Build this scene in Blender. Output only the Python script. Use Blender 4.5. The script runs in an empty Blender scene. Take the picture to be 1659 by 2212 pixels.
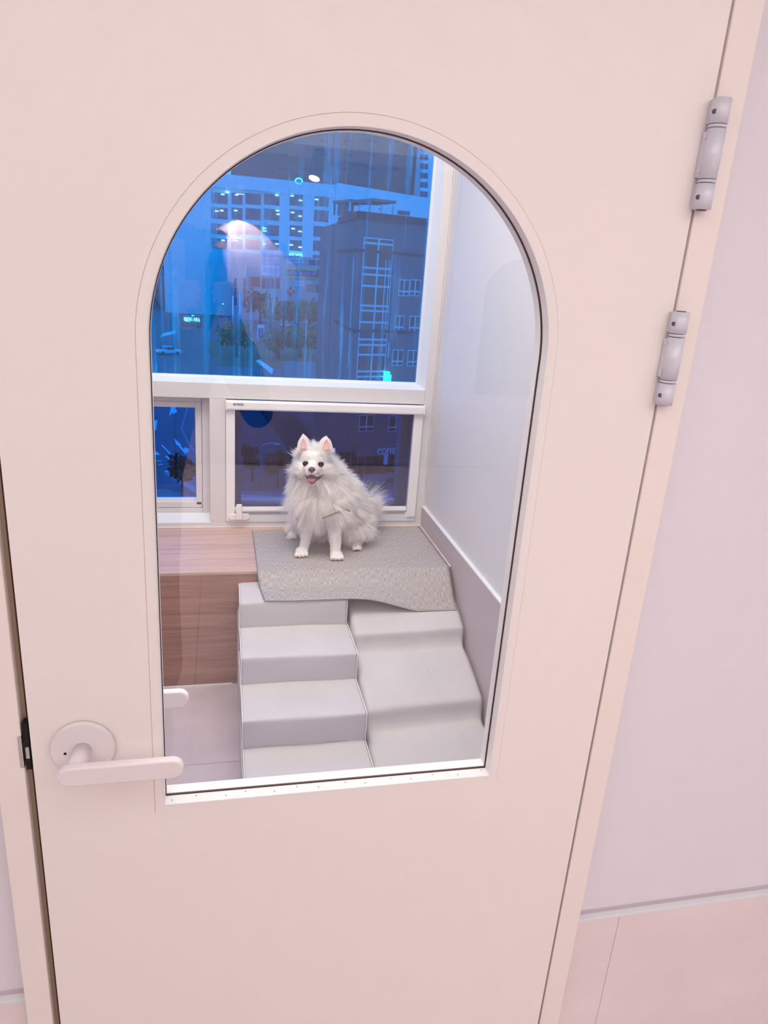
import bpy, bmesh, math, random
import numpy as np
from mathutils import Vector, Matrix
R_ = random.Random(7)
PI = math.pi
COL = bpy.context.scene.collection

# ------------------------------------------------------------------ camera
F, YAW, PITCH, ROLL = 1548.5259, .2344, -.3255, .0715
CAM = Vector((.2423, -.8394, 1.234))
cyw, syw, cp, sp = math.cos(YAW), math.sin(YAW), math.cos(PITCH), math.sin(PITCH)
FWD = Vector((syw*cp, cyw*cp, sp)); _r = Vector((cyw, -syw, 0)); _u = _r.cross(FWD)
RGT = _r*math.cos(ROLL) + _u*math.sin(ROLL); UPV = -_r*math.sin(ROLL) + _u*math.cos(ROLL)
cam = bpy.data.cameras.new('camera'); camo = bpy.data.objects.new('camera', cam); COL.objects.link(camo)
M = Matrix((RGT, UPV, -FWD)).transposed().to_4x4(); M.translation = CAM; camo.matrix_world = M
cam.sensor_fit = 'VERTICAL'; cam.sensor_height = 36; cam.lens = 36*F/2212
cam.clip_start = .01; cam.clip_end = 2000
S = bpy.context.scene; S.camera = camo

# ------------------------------------------------------------------ world, lights, exposure
w = bpy.data.worlds.new('dusk_sky'); S.world = w; w.use_nodes = True
nt = w.node_tree; bg = nt.nodes['Background']
tc = nt.nodes.new('ShaderNodeTexCoord'); sx = nt.nodes.new('ShaderNodeSeparateXYZ'); rp = nt.nodes.new('ShaderNodeValToRGB')
nt.links.new(tc.outputs['Generated'], sx.inputs[0]); nt.links.new(sx.outputs['Z'], rp.inputs[0]); nt.links.new(rp.outputs[0], bg.inputs[0])
rp.color_ramp.elements[0].color = (.05, .40, .80, 1); rp.color_ramp.elements[1].color = (.03, .26, .68, 1)
bg.inputs[1].default_value = 2.4

def area(name, loc, sx_, sy_, power, color, rot=(0, 0, 0)):
    l = bpy.data.lights.new(name, 'AREA'); l.shape = 'RECTANGLE'; l.size = sx_; l.size_y = sy_; l.energy = power; l.color = color
    o = bpy.data.objects.new(name, l); COL.objects.link(o); o.location = loc; o.rotation_euler = rot; return o
area('hall_ceiling_light', (.3, -2.5, 2.08), 4.2, 3.4, 74, (.985, .995, .94))
area('pet_room_ceiling_light', (.2, .62, 2.2), 1.3, .8, 26.5, (1, .93, .80))
S.view_settings.view_transform = 'Standard'; S.view_settings.look = 'None'
S.view_settings.gamma = 1; S.view_settings.use_curve_mapping = False; S.view_settings.exposure = 0.0
S.cycles.max_bounces = 10; S.cycles.transparent_max_bounces = 24; S.cycles.use_denoising = True; S.cycles.sample_clamp_indirect = 0

# ------------------------------------------------------------------ helpers
def ray(px, py): return (FWD + RGT*((px-829.5)/F) - UPV*((py-1106)/F))
def at(px, py, y=None, z=None, x=None):
    """a place measured on the photograph, as a world point on the plane y=, z= or x="""
    d = ray(px, py)
    t = (y-CAM.y)/d.y if y is not None else ((z-CAM.z)/d.z if z is not None else (x-CAM.x)/d.x)
    return CAM + d*t
def on_plane(px, py, P0, n):
    d = ray(px, py); return CAM + d*((P0-CAM).dot(n)/d.dot(n))

def lin(c):
    c = c/255
    return c/12.92 if c <= .04045 else ((c+.055)/1.055)**2.4
def rgb(r, g, b): return (lin(r), lin(g), lin(b), 1)

def mat(name, col, rough=.5, metal=0, noise=0, nscale=8, bump=0, bscale=200, emit=None, estr=0, stretch=None, spec=.5, col2=None, detail=6, sheen=0):
    m = bpy.data.materials.new(name); m.use_nodes = True; n = m.node_tree.nodes; L = m.node_tree.links
    b = n['Principled BSDF']; b.inputs['Base Color'].default_value = col; b.inputs['Roughness'].default_value = rough
    b.inputs['Metallic'].default_value = metal; b.inputs['Specular IOR Level'].default_value = spec
    if sheen: b.inputs['Sheen Weight'].default_value = sheen
    t = n.new('ShaderNodeTexCoord'); mp = n.new('ShaderNodeMapping'); L.new(t.outputs['Object'], mp.inputs[0])
    if stretch: mp.inputs['Scale'].default_value = stretch
    if noise or col2:
        nz = n.new('ShaderNodeTexNoise'); nz.inputs['Scale'].default_value = nscale; nz.inputs['Detail'].default_value = detail
        L.new(mp.outputs[0], nz.inputs['Vector'])
        cr = n.new('ShaderNodeValToRGB'); cr.color_ramp.elements[0].position = .3; cr.color_ramp.elements[1].position = .7
        c1 = tuple(max(0, v*(1-noise)) for v in col[:3])+(1,)
        cr.color_ramp.elements[0].color = c1; cr.color_ramp.elements[1].color = col2 or tuple(min(1, v*(1+noise*.4)) for v in col[:3])+(1,)
        L.new(nz.outputs['Fac'], cr.inputs[0]); L.new(cr.outputs[0], b.inputs['Base Color'])
    if bump:
        nb = n.new('ShaderNodeTexNoise'); nb.inputs['Scale'].default_value = bscale; nb.inputs['Detail'].default_value = 3
        L.new(mp.outputs[0], nb.inputs['Vector'])
        bp = n.new('ShaderNodeBump'); bp.inputs['Strength'].default_value = bump; bp.inputs['Distance'].default_value = .002
        L.new(nb.outputs['Fac'], bp.inputs['Height']); L.new(bp.outputs[0], b.inputs['Normal'])
    if emit: b.inputs['Emission Color'].default_value = emit; b.inputs['Emission Strength'].default_value = estr
    return m

def glass_mat(name, tint, ior=1.5, rough=0.0, dirt=0, dark=0):
    m = bpy.data.materials.new(name); m.use_nodes = True; n = m.node_tree.nodes; L = m.node_tree.links
    out = n['Material Output']; n.remove(n['Principled BSDF'])
    tr = n.new('ShaderNodeBsdfTransparent'); tr.inputs[0].default_value = tint
    gl = n.new('ShaderNodeBsdfGlossy'); gl.inputs['Roughness'].default_value = rough
    fr = n.new('ShaderNodeFresnel'); fr.inputs[0].default_value = ior
    mx = n.new('ShaderNodeMixShader'); ge = n.new('ShaderNodeNewGeometry'); sb = n.new('ShaderNodeMath'); sb.operation = 'SUBTRACT'; sb.inputs[0].default_value = 1; L.new(ge.outputs['Backfacing'], sb.inputs[1]); ml = n.new('ShaderNodeMath'); ml.operation = 'MULTIPLY'; L.new(fr.outputs[0], ml.inputs[0]); L.new(sb.outputs[0], ml.inputs[1]); L.new(ml.outputs[0], mx.inputs[0]); L.new(tr.outputs[0], mx.inputs[1]); L.new(gl.outputs[0], mx.inputs[2])
    last = mx
    if dirt:  # dried water runs and dust stuck on the outside of the pane
        t = n.new('ShaderNodeTexCoord'); mp = n.new('ShaderNodeMapping'); mp.inputs['Scale'].default_value = (34, 1, 1.3); L.new(t.outputs['Object'], mp.inputs[0])
        nz = n.new('ShaderNodeTexNoise'); nz.inputs['Scale'].default_value = 1.6; nz.inputs['Detail'].default_value = 7; nz.inputs['Distortion'].default_value = .35; L.new(mp.outputs[0], nz.inputs['Vector'])
        cr = n.new('ShaderNodeValToRGB'); cr.color_ramp.elements[0].position = .53; cr.color_ramp.elements[1].position = .80
        L.new(nz.outputs['Fac'], cr.inputs[0])
        n2 = n.new('ShaderNodeTexNoise'); n2.inputs['Scale'].default_value = 4; n2.inputs['Detail'].default_value = 4; L.new(t.outputs['Object'], n2.inputs['Vector'])
        c2 = n.new('ShaderNodeMapRange'); c2.inputs[1].default_value = .35; c2.inputs[2].default_value = .7; L.new(n2.outputs['Fac'], c2.inputs[0])
        mu = n.new('ShaderNodeMath'); mu.operation = 'MULTIPLY'; L.new(cr.outputs[0], mu.inputs[0]); L.new(c2.outputs[0], mu.inputs[1])
        m2 = n.new('ShaderNodeMath'); m2.operation = 'MULTIPLY'; L.new(mu.outputs[0], m2.inputs[0]); m2.inputs[1].default_value = dirt
        ad = n.new('ShaderNodeMath'); ad.operation = 'ADD'; L.new(m2.outputs[0], ad.inputs[0]); ad.inputs[1].default_value = dirt*.06
        tl = n.new('ShaderNodeBsdfTranslucent'); tl.inputs[0].default_value = (.75, .85, .95, 1)
        mx2 = n.new('ShaderNodeMixShader'); L.new(ad.outputs[0], mx2.inputs[0]); L.new(last.outputs[0], mx2.inputs[1]); L.new(tl.outputs[0], mx2.inputs[2]); last = mx2
    if dark:
        df = n.new('ShaderNodeBsdfDiffuse'); df.inputs[0].default_value = (.02, .02, .025, 1)
        mx3 = n.new('ShaderNodeMixShader'); mx3.inputs[0].default_value = dark; L.new(last.outputs[0], mx3.inputs[1]); L.new(df.outputs[0], mx3.inputs[2]); last = mx3
    L.new(last.outputs[0], out.inputs[0]); return m

def link(name, me, m=None, parent=None, smooth=False):
    o = bpy.data.objects.new(name, me); COL.objects.link(o)
    if m: me.materials.append(m)
    if smooth: me.polygons.foreach_set('use_smooth', [True]*len(me.polygons))
    if parent is not None: o.parent = parent
    return o
def from_bm(name, bm, m=None, parent=None, smooth=False):
    me = bpy.data.meshes.new(name); bm.normal_update(); bm.to_mesh(me); bm.free(); return link(name, me, m, parent, smooth)
def tag(o, label=None, cat=None, group=None, kind=None):
    if label: o['label'] = label
    if cat: o['category'] = cat
    if group: o['group'] = group
    if kind: o['kind'] = kind
    return o
def empty(name, loc, label, cat, group=None):
    o = bpy.data.objects.new(name, None); COL.objects.link(o); o.location = loc; o.empty_display_size = .05
    return tag(o, label, cat, group)
def local(parent, child):
    """child was built in world coordinates: keep it there under a moved parent"""
    if child.parent is parent or child.parent == parent: child.matrix_parent_inverse = Matrix.Translation(-parent.location)   # a sub-part hangs from a part that already sits in world place
    return child

def bm_box(bm, a, b, bev=0, seg=2):
    a = Vector(a); b = Vector(b)
    r = bmesh.ops.create_cube(bm, size=1)
    vs = r['verts']; bmesh.ops.scale(bm, vec=(b-a), verts=vs); bmesh.ops.translate(bm, vec=(a+b)/2, verts=vs)
    if bev:
        es = list({e for v in vs for e in v.link_edges})
        bmesh.ops.bevel(bm, geom=es, offset=bev, segments=seg, affect='EDGES', profile=.5)
def box(name, a, b, m, parent=None, bev=0, seg=2):
    lo = [min(i, j) for i, j in zip(a, b)]; hi = [max(i, j) for i, j in zip(a, b)]
    bm = bmesh.new(); bm_box(bm, lo, hi, bev, seg); return from_bm(name, bm, m, parent)
def bm_cyl(bm, a, b, r1, r2=None, seg=24, caps=True):
    a = Vector(a); b = Vector(b); d = b-a
    mt = Matrix.Translation((a+b)/2) @ d.to_track_quat('Z', 'Y').to_matrix().to_4x4()
    bmesh.ops.create_cone(bm, cap_ends=caps, segments=seg, radius1=r1, radius2=r1 if r2 is None else r2, depth=d.length, matrix=mt)
def cyl(name, a, b, r, m, parent=None, r2=None, seg=24, bev=0):
    bm = bmesh.new(); bm_cyl(bm, a, b, r, r2, seg)
    if bev: bmesh.ops.bevel(bm, geom=[e for e in bm.edges if any(len(f.verts) > 4 for f in e.link_faces)], offset=bev, segments=3, affect='EDGES')
    o = from_bm(name, bm, m, parent)
    o.data.polygons.foreach_set('use_smooth', [len(p.vertices) <= 4 for p in o.data.polygons]); return o
def bm_ell(bm, c, r, rot=None, sub=3):
    mt = Matrix.Translation(c) @ (rot.to_4x4() if rot else Matrix.Identity(4)) @ Matrix.Diagonal((*r, 1))
    bmesh.ops.create_icosphere(bm, subdivisions=sub, radius=1, matrix=mt)
def ell(name, c, r, m, parent=None, rot=None, sub=3):
    bm = bmesh.new(); bm_ell(bm, c, r, rot, sub); return from_bm(name, bm, m, parent, True)
def bm_chain(bm, pts, rad, n=8, sub=2):
    for i in range(len(pts)-1):
        for k in range(n+1):
            t = k/n; p = Vector(pts[i]).lerp(Vector(pts[i+1]), t); r = rad[i]*(1-t)+rad[i+1]*t
            bm_ell(bm, p, (r, r, r), sub=sub)
def tube(name, pts, r, m, parent=None, res=6, closed=False, radii=None):
    cu = bpy.data.curves.new(name, 'CURVE'); cu.dimensions = '3D'; s = cu.splines.new('POLY'); s.points.add(len(pts)-1)
    for i, p in enumerate(pts):
        s.points[i].co = (*p, 1)
        if radii: s.points[i].radius = radii[i]
    s.use_cyclic_u = closed; cu.bevel_depth = r; cu.bevel_resolution = res; cu.use_fill_caps = True
    o = bpy.data.objects.new(name, cu); COL.objects.link(o)
    me = bpy.data.meshes.new_from_object(o.evaluated_get(bpy.context.evaluated_depsgraph_get())); bpy.data.objects.remove(o); bpy.data.curves.remove(cu)
    return link(name, me, m, parent, True)
def plate(name, loops, y0, y1, m, parent=None, bev=0):
    """flat XZ outline with holes, given thickness between y0 and y1"""
    cu = bpy.data.curves.new(name, 'CURVE'); cu.dimensions = '2D'; cu.fill_mode = 'BOTH'
    for lp in loops:
        s = cu.splines.new('POLY'); s.points.add(len(lp)-1); s.use_cyclic_u = True
        for i, p in enumerate(lp): s.points[i].co = (p[0], p[1], 0, 1)
    cu.extrude = abs(y1-y0)/2 - bev; cu.bevel_depth = bev; cu.bevel_resolution = 3 if bev else 0; cu.offset = -bev
    o = bpy.data.objects.new(name, cu); COL.objects.link(o)
    me = bpy.data.meshes.new_from_object(o.evaluated_get(bpy.context.evaluated_depsgraph_get())); bpy.data.objects.remove(o); bpy.data.curves.remove(cu)
    me.transform(Matrix.Translation((0, (y0+y1)/2, 0)) @ Matrix.Rotation(PI/2, 4, 'X'))
    return link(name, me, m, parent)
def ring(name, outer, inner, y0, y1, m, parent=None):
    bm = bmesh.new(); n = len(outer); q = [[bm.verts.new((p[0], y, p[1])) for p in lp] for lp in (outer, inner) for y in (y0, y1)]
    for i in range(n):
        j = (i+1) % n
        bm.faces.new((q[0][i], q[0][j], q[2][j], q[2][i])); bm.faces.new((q[1][i], q[3][i], q[3][j], q[1][j]))
        bm.faces.new((q[2][i], q[2][j], q[3][j], q[3][i])); bm.faces.new((q[0][i], q[1][i], q[1][j], q[0][j]))
    bmesh.ops.recalc_face_normals(bm, faces=bm.faces); return from_bm(name, bm, m, parent)
def prism(name, pts, z0, z1, m, parent=None):
    bm = bmesh.new(); a = [bm.verts.new((p[0], p[1], z0)) for p in pts]; b = [bm.verts.new((p[0], p[1], z1)) for p in pts]
    n = len(pts); bm.faces.new(a[::-1]); bm.faces.new(b)
    for i in range(n): bm.faces.new((a[i], a[(i+1) % n], b[(i+1) % n], b[i]))
    bmesh.ops.recalc_face_normals(bm, faces=bm.faces); return from_bm(name, bm, m, parent)
def text(name, body, P, X, Z, h, m, parent=None, width=None, ext=.01, align='LEFT', shear=0):
    """raised lettering: P lower left, X along the line, Z up"""
    cu = bpy.data.curves.new(name, 'FONT'); cu.body = body; cu.size = 1; cu.extrude = .02; cu.resolution_u = 3; cu.align_x = align; cu.shear = shear
    o = bpy.data.objects.new(name, cu); COL.objects.link(o); bpy.context.view_layer.update()
    me = bpy.data.meshes.new_from_object(o.evaluated_get(bpy.context.evaluated_depsgraph_get())); bpy.data.objects.remove(o); bpy.data.curves.remove(cu)
    co = [v.co for v in me.vertices]
    if not co: return None
    x0, x1 = min(c.x for c in co), max(c.x for c in co); y0, y1 = min(c.y for c in co), max(c.y for c in co)
    X = X.normalized(); Z = Z.normalized(); N = X.cross(Z); sx2 = (width/(x1-x0)) if width else h/(y1-y0); sz = h/(y1-y0)
    for v in me.vertices: v.co = P + X*((v.co.x-x0)*sx2) + Z*((v.co.y-y0)*sz) + N*(v.co.z*ext/.02)
    return link(name, me, m, parent)

# ------------------------------------------------------------------ materials
m_door = mat('warm_white_painted_door', rgb(247, 237, 234), .42, bump=.02, bscale=400)
m_case = mat('warm_white_painted_casing', rgb(247, 235, 229), .45)
m_bead = mat('white_glazing_bead', rgb(244, 238, 238), .35, noise=.03, nscale=60)
m_gask = mat('dark_brown_gasket', rgb(70, 36, 34), .7)
m_hallwall = mat('lilac_white_hall_wall', rgb(234, 228, 235), .75, bump=.03, bscale=300)
m_hallfloor = mat('pink_grey_floor_tile', rgb(232, 212, 214), .6, noise=.06, nscale=7, bump=.02)
m_backwall = mat('mauve_grey_back_wall', rgb(196, 180, 187), .75)
m_ceil = mat('white_ceiling_paint', rgb(240, 236, 234), .85)
m_roomfloor = mat('grey_lilac_floor_tile', rgb(200, 186, 196), .55, noise=.14, nscale=6, detail=8)
m_roomwall = mat('pale_blue_grey_wall', rgb(222, 219, 223), .6)
m_skirt = mat('taupe_wall_panel', rgb(190, 178, 184), .6, noise=.04, nscale=5)
m_ledge = mat('pale_ledge', rgb(232, 232, 238), .4)
m_pvc = mat('white_window_profile', rgb(221, 216, 219), .35)
m_pvc2 = mat('white_window_bead', rgb(224, 228, 236), .35)
m_sash = mat('grey_outer_sash', rgb(150, 155, 175), .45)
m_white = mat('white_plastic', rgb(242, 238, 240), .3)
m_handle = mat('matt_white_lever', rgb(240, 228, 232), .38)
m_hinge = mat('satin_white_hinge', rgb(222, 220, 232), .32, metal=.05)
m_line = mat('dark_joint', rgb(92, 84, 100), .6)
m_black = mat('black_hole', rgb(14, 10, 12), .8)
m_steel = mat('polished_strike_steel', rgb(210, 205, 205), .25, metal=.9)
m_caulk = mat('white_silicone_line', rgb(238, 230, 234), .4)
m_tread = mat('pale_grey_leatherette', rgb(206, 201, 206), .58, noise=.04, nscale=9, bump=.05, bscale=500)
m_pipe = mat('white_piping', rgb(244, 242, 246), .45)
m_navy = mat('navy_cotton', rgb(22, 30, 52), .9, noise=.2, nscale=40)
m_skin = mat('skin', rgb(214, 172, 152), .55)
m_hair = mat('dark_hair', rgb(24, 20, 22), .5, noise=.3, nscale=80)
m_phone = mat('dark_phone_body', rgb(18, 20, 26), .3)

def wood_mat(name, c1, c2, c3):
    m = bpy.data.materials.new(name); m.use_nodes = True; n = m.node_tree.nodes; L = m.node_tree.links; b = n['Principled BSDF']; b.inputs['Roughness'].default_value = .42
    t = n.new('ShaderNodeTexCoord'); mp = n.new('ShaderNodeMapping'); mp.inputs['Scale'].default_value = (1.1, 22, 22); L.new(t.outputs['Object'], mp.inputs[0])
    nz = n.new('ShaderNodeTexNoise'); nz.inputs['Scale'].default_value = 2.2; nz.inputs['Detail'].default_value = 8; nz.inputs['Distortion'].default_value = .6; L.new(mp.outputs[0], nz.inputs['Vector'])
    cr = n.new('ShaderNodeValToRGB'); e = cr.color_ramp.elements; e[0].position = .28; e[0].color = c1; e[1].position = .72; e[1].color = c3
    k = e.new(.5); k.color = c2; L.new(nz.outputs['Fac'], cr.inputs[0])
    mp2 = n.new('ShaderNodeMapping'); mp2.inputs['Scale'].default_value = (4, 260, 260); L.new(t.outputs['Object'], mp2.inputs[0])
    nf = n.new('ShaderNodeTexNoise'); nf.inputs['Scale'].default_value = 1.5; nf.inputs['Detail'].default_value = 3; L.new(mp2.outputs[0], nf.inputs['Vector'])
    mr = n.new('ShaderNodeMapRange'); mr.inputs[1].default_value = .3; mr.inputs[2].default_value = .7; mr.inputs[3].default_value = .80; mr.inputs[4].default_value = 1.1; L.new(nf.outputs['Fac'], mr.inputs[0])
    mx = n.new('ShaderNodeMix'); mx.data_type = 'RGBA'; mx.blend_type = 'MULTIPLY'; mx.inputs[0].default_value = 1
    L.new(cr.outputs[0], mx.inputs[6]); L.new(mr.outputs[0], mx.inputs[7]); L.new(mx.outputs[2], b.inputs['Base Color']); return m
m_wood_front = wood_mat('shaded_oak_laminate', rgb(150, 108, 98), rgb(172, 128, 116), rgb(184, 142, 130))  # same laminate as the seat, with the front's shade put into the colour
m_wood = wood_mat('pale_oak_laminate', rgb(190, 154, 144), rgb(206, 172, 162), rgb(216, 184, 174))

def mat_weave():
    m = bpy.data.materials.new('woven_grey_vinyl'); m.use_nodes = True; n = m.node_tree.nodes; L = m.node_tree.links; b = n['Principled BSDF']; b.inputs['Roughness'].default_value = .6
    t = n.new('ShaderNodeTexCoord'); mp = n.new('ShaderNodeMapping'); mp.inputs['Scale'].default_value = (820, 62, 330); L.new(t.outputs['UV'], mp.inputs[0])
    nz = n.new('ShaderNodeTexNoise'); nz.inputs['Scale'].default_value = 1; nz.inputs['Detail'].default_value = 3; L.new(mp.outputs[0], nz.inputs['Vector'])
    cr = n.new('ShaderNodeValToRGB'); e = cr.color_ramp.elements; e[0].position = .38; e[0].color = rgb(148, 141, 141); e[1].position = .68; e[1].color = rgb(208, 200, 199)
    k = e.new(.52); k.color = rgb(172, 166, 166); L.new(nz.outputs['Fac'], cr.inputs[0]); L.new(cr.outputs[0], b.inputs['Base Color'])
    bp = n.new('ShaderNodeBump'); bp.inputs['Strength'].default_value = .4; bp.inputs['Distance'].default_value = .001; L.new(nz.outputs['Fac'], bp.inputs['Height']); L.new(bp.outputs[0], b.inputs['Normal'])
    return m
m_weave = mat_weave()
m_doorglass = glass_mat('clear_door_glass', (.97, .985, .985, 1), 1.9)
m_winglass = glass_mat('blue_tinted_dusty_glass', (.36, .80, .99, 1), 1.7, dirt=.8)
m_winglass2 = glass_mat('blue_tinted_glass', (.30, .66, .98, 1), 1.5)
m_screen = glass_mat('dark_insect_mesh', (.60, .63, .76, 1), 1.02, dark=.05)
m_outglass = glass_mat('outer_glass', (.62, .74, .92, 1), 1.45)

# ================================================================== STRUCTURE
W = .80; DT = .038
XL, XR, ZB, ZA = .1626, .6363, .5183, 1.140
XC = (XL+XR)/2; RA = (XR-XL)/2
def arch(g=0, n=72):
    """arched opening outline grown by g"""
    p = [(XL-g, ZB-g), (XR+g, ZB-g)]
    p += [(XC+(RA+g)*math.cos(a), ZA+(RA+g)*math.sin(a)) for a in [PI*i/n for i in range(n+1)]]
    return p
def archx(x0, dz, g=0, k=1.0, n=48):
    return [(x0+(p[0]-XC)*k, dz+p[1]*k) for p in arch(g, n)]

FZ = -.27   # the hall floor lies a step lower than the pet room floor
door = plate('door_1', [[(.003, FZ+.008), (W-.002, FZ+.008), (W-.002, 2.0), (.003, 2.0)], arch(.0123)[::-1]], 0, DT, m_door)
tag(door, kind='structure')
ring('glazing_trim', arch(.0116), arch(.0004), -.0009, DT, m_door, door)
ring('trim_backing', arch(.0135), arch(.0108), .0009, DT-.002, m_door, door)
ring('glass_gasket', arch(.0004), arch(-.0020), .0168, .0204, m_gask, door)
ring('inner_bead', arch(.0006), arch(-.0012), .0206, DT+.0004, m_bead, door)
ring('outer_bead', arch(.0005), arch(-.0010), -.0014, .0166, m_bead, door)
pane = plate('glass_pane', [arch(-.0008)], .0176, .0196, m_doorglass, door); pane['label'] = 'arched clear glass pane of the door'
for k in range(14):   # pin heads along the sills
    x = XL+.012+k*.0345+R_.uniform(-.006, .006)
    cyl('pin_head', (x, .006+.005*(k % 2), ZB+.0015), (x, .006+.005*(k % 2), ZB+.0021), .0007, m_line, door, seg=8)
def lever_set(side):
    ys = -1 if side < 0 else 1; y0 = 0 if side < 0 else DT
    ro = cyl('handle_rose', (.0655, y0, .6235), (.0655, y0+ys*.009, .6235), .0395, m_handle, door, seg=72, bev=.0016)
    cyl('handle_neck', (.0655, y0+ys*.008, .6235), (.0640, y0+ys*.056, .6245), .0115, m_handle, ro, seg=32)
    bm = bmesh.new(); h = .0138; xa, xb = .0545+.004, .1935-h; n = 18; zc = .6245
    out = [(xb+h*math.cos(a), zc+h*math.sin(a)) for a in [-PI/2+PI*i/n for i in range(n+1)]] + [(xa+h*math.cos(a), zc+h*math.sin(a)) for a in [PI/2+PI*i/n for i in range(n+1)]]
    lv = plate('lever', [out], y0+ys*.052, y0+ys*.064, m_handle, ro, bev=.003)
    if side < 0: cyl('keyhole', (.0445, -.0085, .6203), (.0445, -.0096, .6203), .0018, m_black, ro, seg=16)
    return ro
lever_set(-1)['label'] = 'matt white lever handle on the near side of the door'
lever_set(1)['label'] = 'matt white lever handle seen through the glass on the far side'
cyl('latch_bolt', (-.007, .014, .622), (.004, .014, .622), .0085, m_steel, door, seg=20)
for z0, z1, lb in ((1.3266, 1.4452, 'upper hinge'), (1.0920, 1.2095, 'lower hinge')):
    hg = empty('hinge', (.802, -.012, z0), None, None); hg.parent = door; hg['label'] = lb+' of the door, satin white barrel'
    L_ = z1-z0; xb = .802; yb = -.0115; r = .0108
    cuts = [0, .245, .28, .735, .77, 1]
    for i in range(5):
        rr = r if i % 2 == 0 else r*.97
        local(hg, cyl('knuckle', (xb, yb, z0+L_*cuts[i]+.0004), (xb, yb, z0+L_*cuts[i+1]-.0004), rr, m_hinge, hg, seg=32, bev=.0006))
    local(hg, cyl('pin', (xb, yb, z0-.0006), (xb, yb, z1+.0006), r*.55, m_line, hg, seg=20))
    for i in (0, 4): # plate towards the frame
        local(hg, box('leaf_plate', (xb-.0085, -.004, z0+L_*cuts[i]+.001), (xb+.0005, -.0005, z0+L_*cuts[i+1]-.001), m_hinge, hg, bev=.0008))
    local(hg, box('leaf_plate', (xb-.0105, -.010, z0+L_*.30), (xb-.001, -.0005, z0+L_*.71), m_hinge, hg, bev=.0012))
    for t in (.12, .88):
        local(hg, cyl('screw_head', (xb-.0095, yb-.002, z0+L_*t-.001), (xb-.0088, yb-.0055, z0+L_*t-.001), .0028, m_line, hg, seg=12))
    for t in (.36, .66): local(hg, ell('rivet', (xb-.0112, -.008, z0+L_*t), (.0012, .002, .003), m_hinge, hg, sub=2))

# casings: deep jambs that stand proud of the hall wall
HW = .030
jr = box('trim_1', (W+.0015, -.001, FZ), (.8395, HW+.02, 2.045), m_case, bev=.0015); tag(jr, kind='structure')
jl = box('trim_2', (-.0415, -.001, FZ), (-.0072, HW+.02, 2.045), m_case, bev=.0015); tag(jl, kind='structure')
jh = box('trim_3', (-.0072, -.001, 2.0035), (W+.0015, HW+.02, 2.045), m_case); tag(jh, kind='structure')
st = box('trim_4', (-.0076, .012, FZ), (.004, .05, 2.0), mat('jamb_rebate', rgb(176, 150, 128), .6)); tag(st, kind='structure')
gs = box('door_gasket', (-.0012, .008, FZ), (.0032, .012, 2.0), m_gask, st)
box('strike_plate', (-.0118, -.0022, .598), (-.0068, .004, .6455), m_steel, jl, bev=.0008)
box('strike_recess', (-.0048, -.0008, .594), (.0012, .011, .664), m_black, jl)
box('strike_lip', (-.0035, -.0026, .612), (.0006, .0015, .629), m_steel, jl, bev=.0005)

# hall walls and the pet room walls
XW = .947
def wall(name, a, b, m): return tag(box(name, a, b, m), kind='structure')
wall('wall_front_right', (.835, HW, FZ), (3.2, HW+.08, 2.12), m_hallwall)
wall('wall_front_left', (-3.0, HW, FZ), (-.04, HW+.08, 2.12), m_hallwall)
wall('wall_front_top', (-.0415, HW, 2.05), (.84, HW+.08, 2.12), m_hallwall)
wall('wall_hall_back', (-3.0, -4.72, FZ), (3.2, -4.6, 2.12), m_backwall)
wall('wall_hall_left', (-3.1, -4.6, FZ), (-3.0, HW, 2.12), m_hallwall)
wall('wall_hall_right', (3.2, -4.6, FZ), (3.3, HW, 2.12), m_hallwall)
wall('ceiling_hall', (-3.1, -4.72, 2.12), (3.3, HW+.08, 2.2), m_ceil)
wall('wall_right', (XW, HW+.08, 0), (XW+.1, 1.60, 2.4), m_roomwall)
wall('wall_left', (-1.7, HW+.08, 0), (-1.6, 1.60, 2.4), m_roomwall)
wall('ceiling', (-1.7, HW+.08, 2.3), (XW+.1, 1.7, 2.4), m_ceil)
for n_, x0, x1 in (('trim_5', -1.6, -.04), ('trim_6', .84, XW)):
    wall(n_, (x0, HW+.08, 0), (x1, HW+.09, 2.3), m_roomwall)
wall('trim_7', (-.04, HW+.02, 2.05), (.84, HW+.09, 2.3), m_roomwall)
LZ = .1745   # top of the low panel that runs round the hall
m_hallpanel = mat('pink_taupe_wall_panel', rgb(240, 224, 225), .6, noise=.05, nscale=6, bump=.02)
def base(name, x0, x1, seams):
    b = tag(box(name, (x0, HW-.010, FZ), (x1, HW+.001, LZ-.006), m_hallpanel), kind='structure')
    xs = [x0]+seams+[x1]
    for a_, b_ in zip(xs, xs[1:]): box('panel', (a_+.0005, HW-.012, FZ+.002), (b_-.0005, HW-.0095, LZ-.006), m_hallpanel, b, bev=.0004)
    box('top_ledge', (x0, HW-.0135, LZ-.0062), (x1, HW, LZ), m_ledge, b, bev=.0008)
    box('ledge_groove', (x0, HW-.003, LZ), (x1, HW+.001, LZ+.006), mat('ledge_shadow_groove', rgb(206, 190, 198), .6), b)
base('baseboard_front_right', .8395, 3.2, [at(1334, 2000, y=HW-.012).x, 2.1]); base('baseboard_front_left', -3.0, -.0415, [-1.8, -.9])
fl = tag(box('floor', (-1.7, HW+.08, -.12), (XW+.1, 1.62, -.012), mat('grout', rgb(190, 176, 186), .8)), kind='structure')
flh = tag(box('floor_hall', (-3.1, -4.7, FZ-.12), (3.3, HW+.08, FZ-.012), bpy.data.materials['grout']), kind='structure')
tag(box('trim_11', (-.04, .045, FZ), (.84, HW+.079, -.001), m_case), kind='structure')
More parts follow.
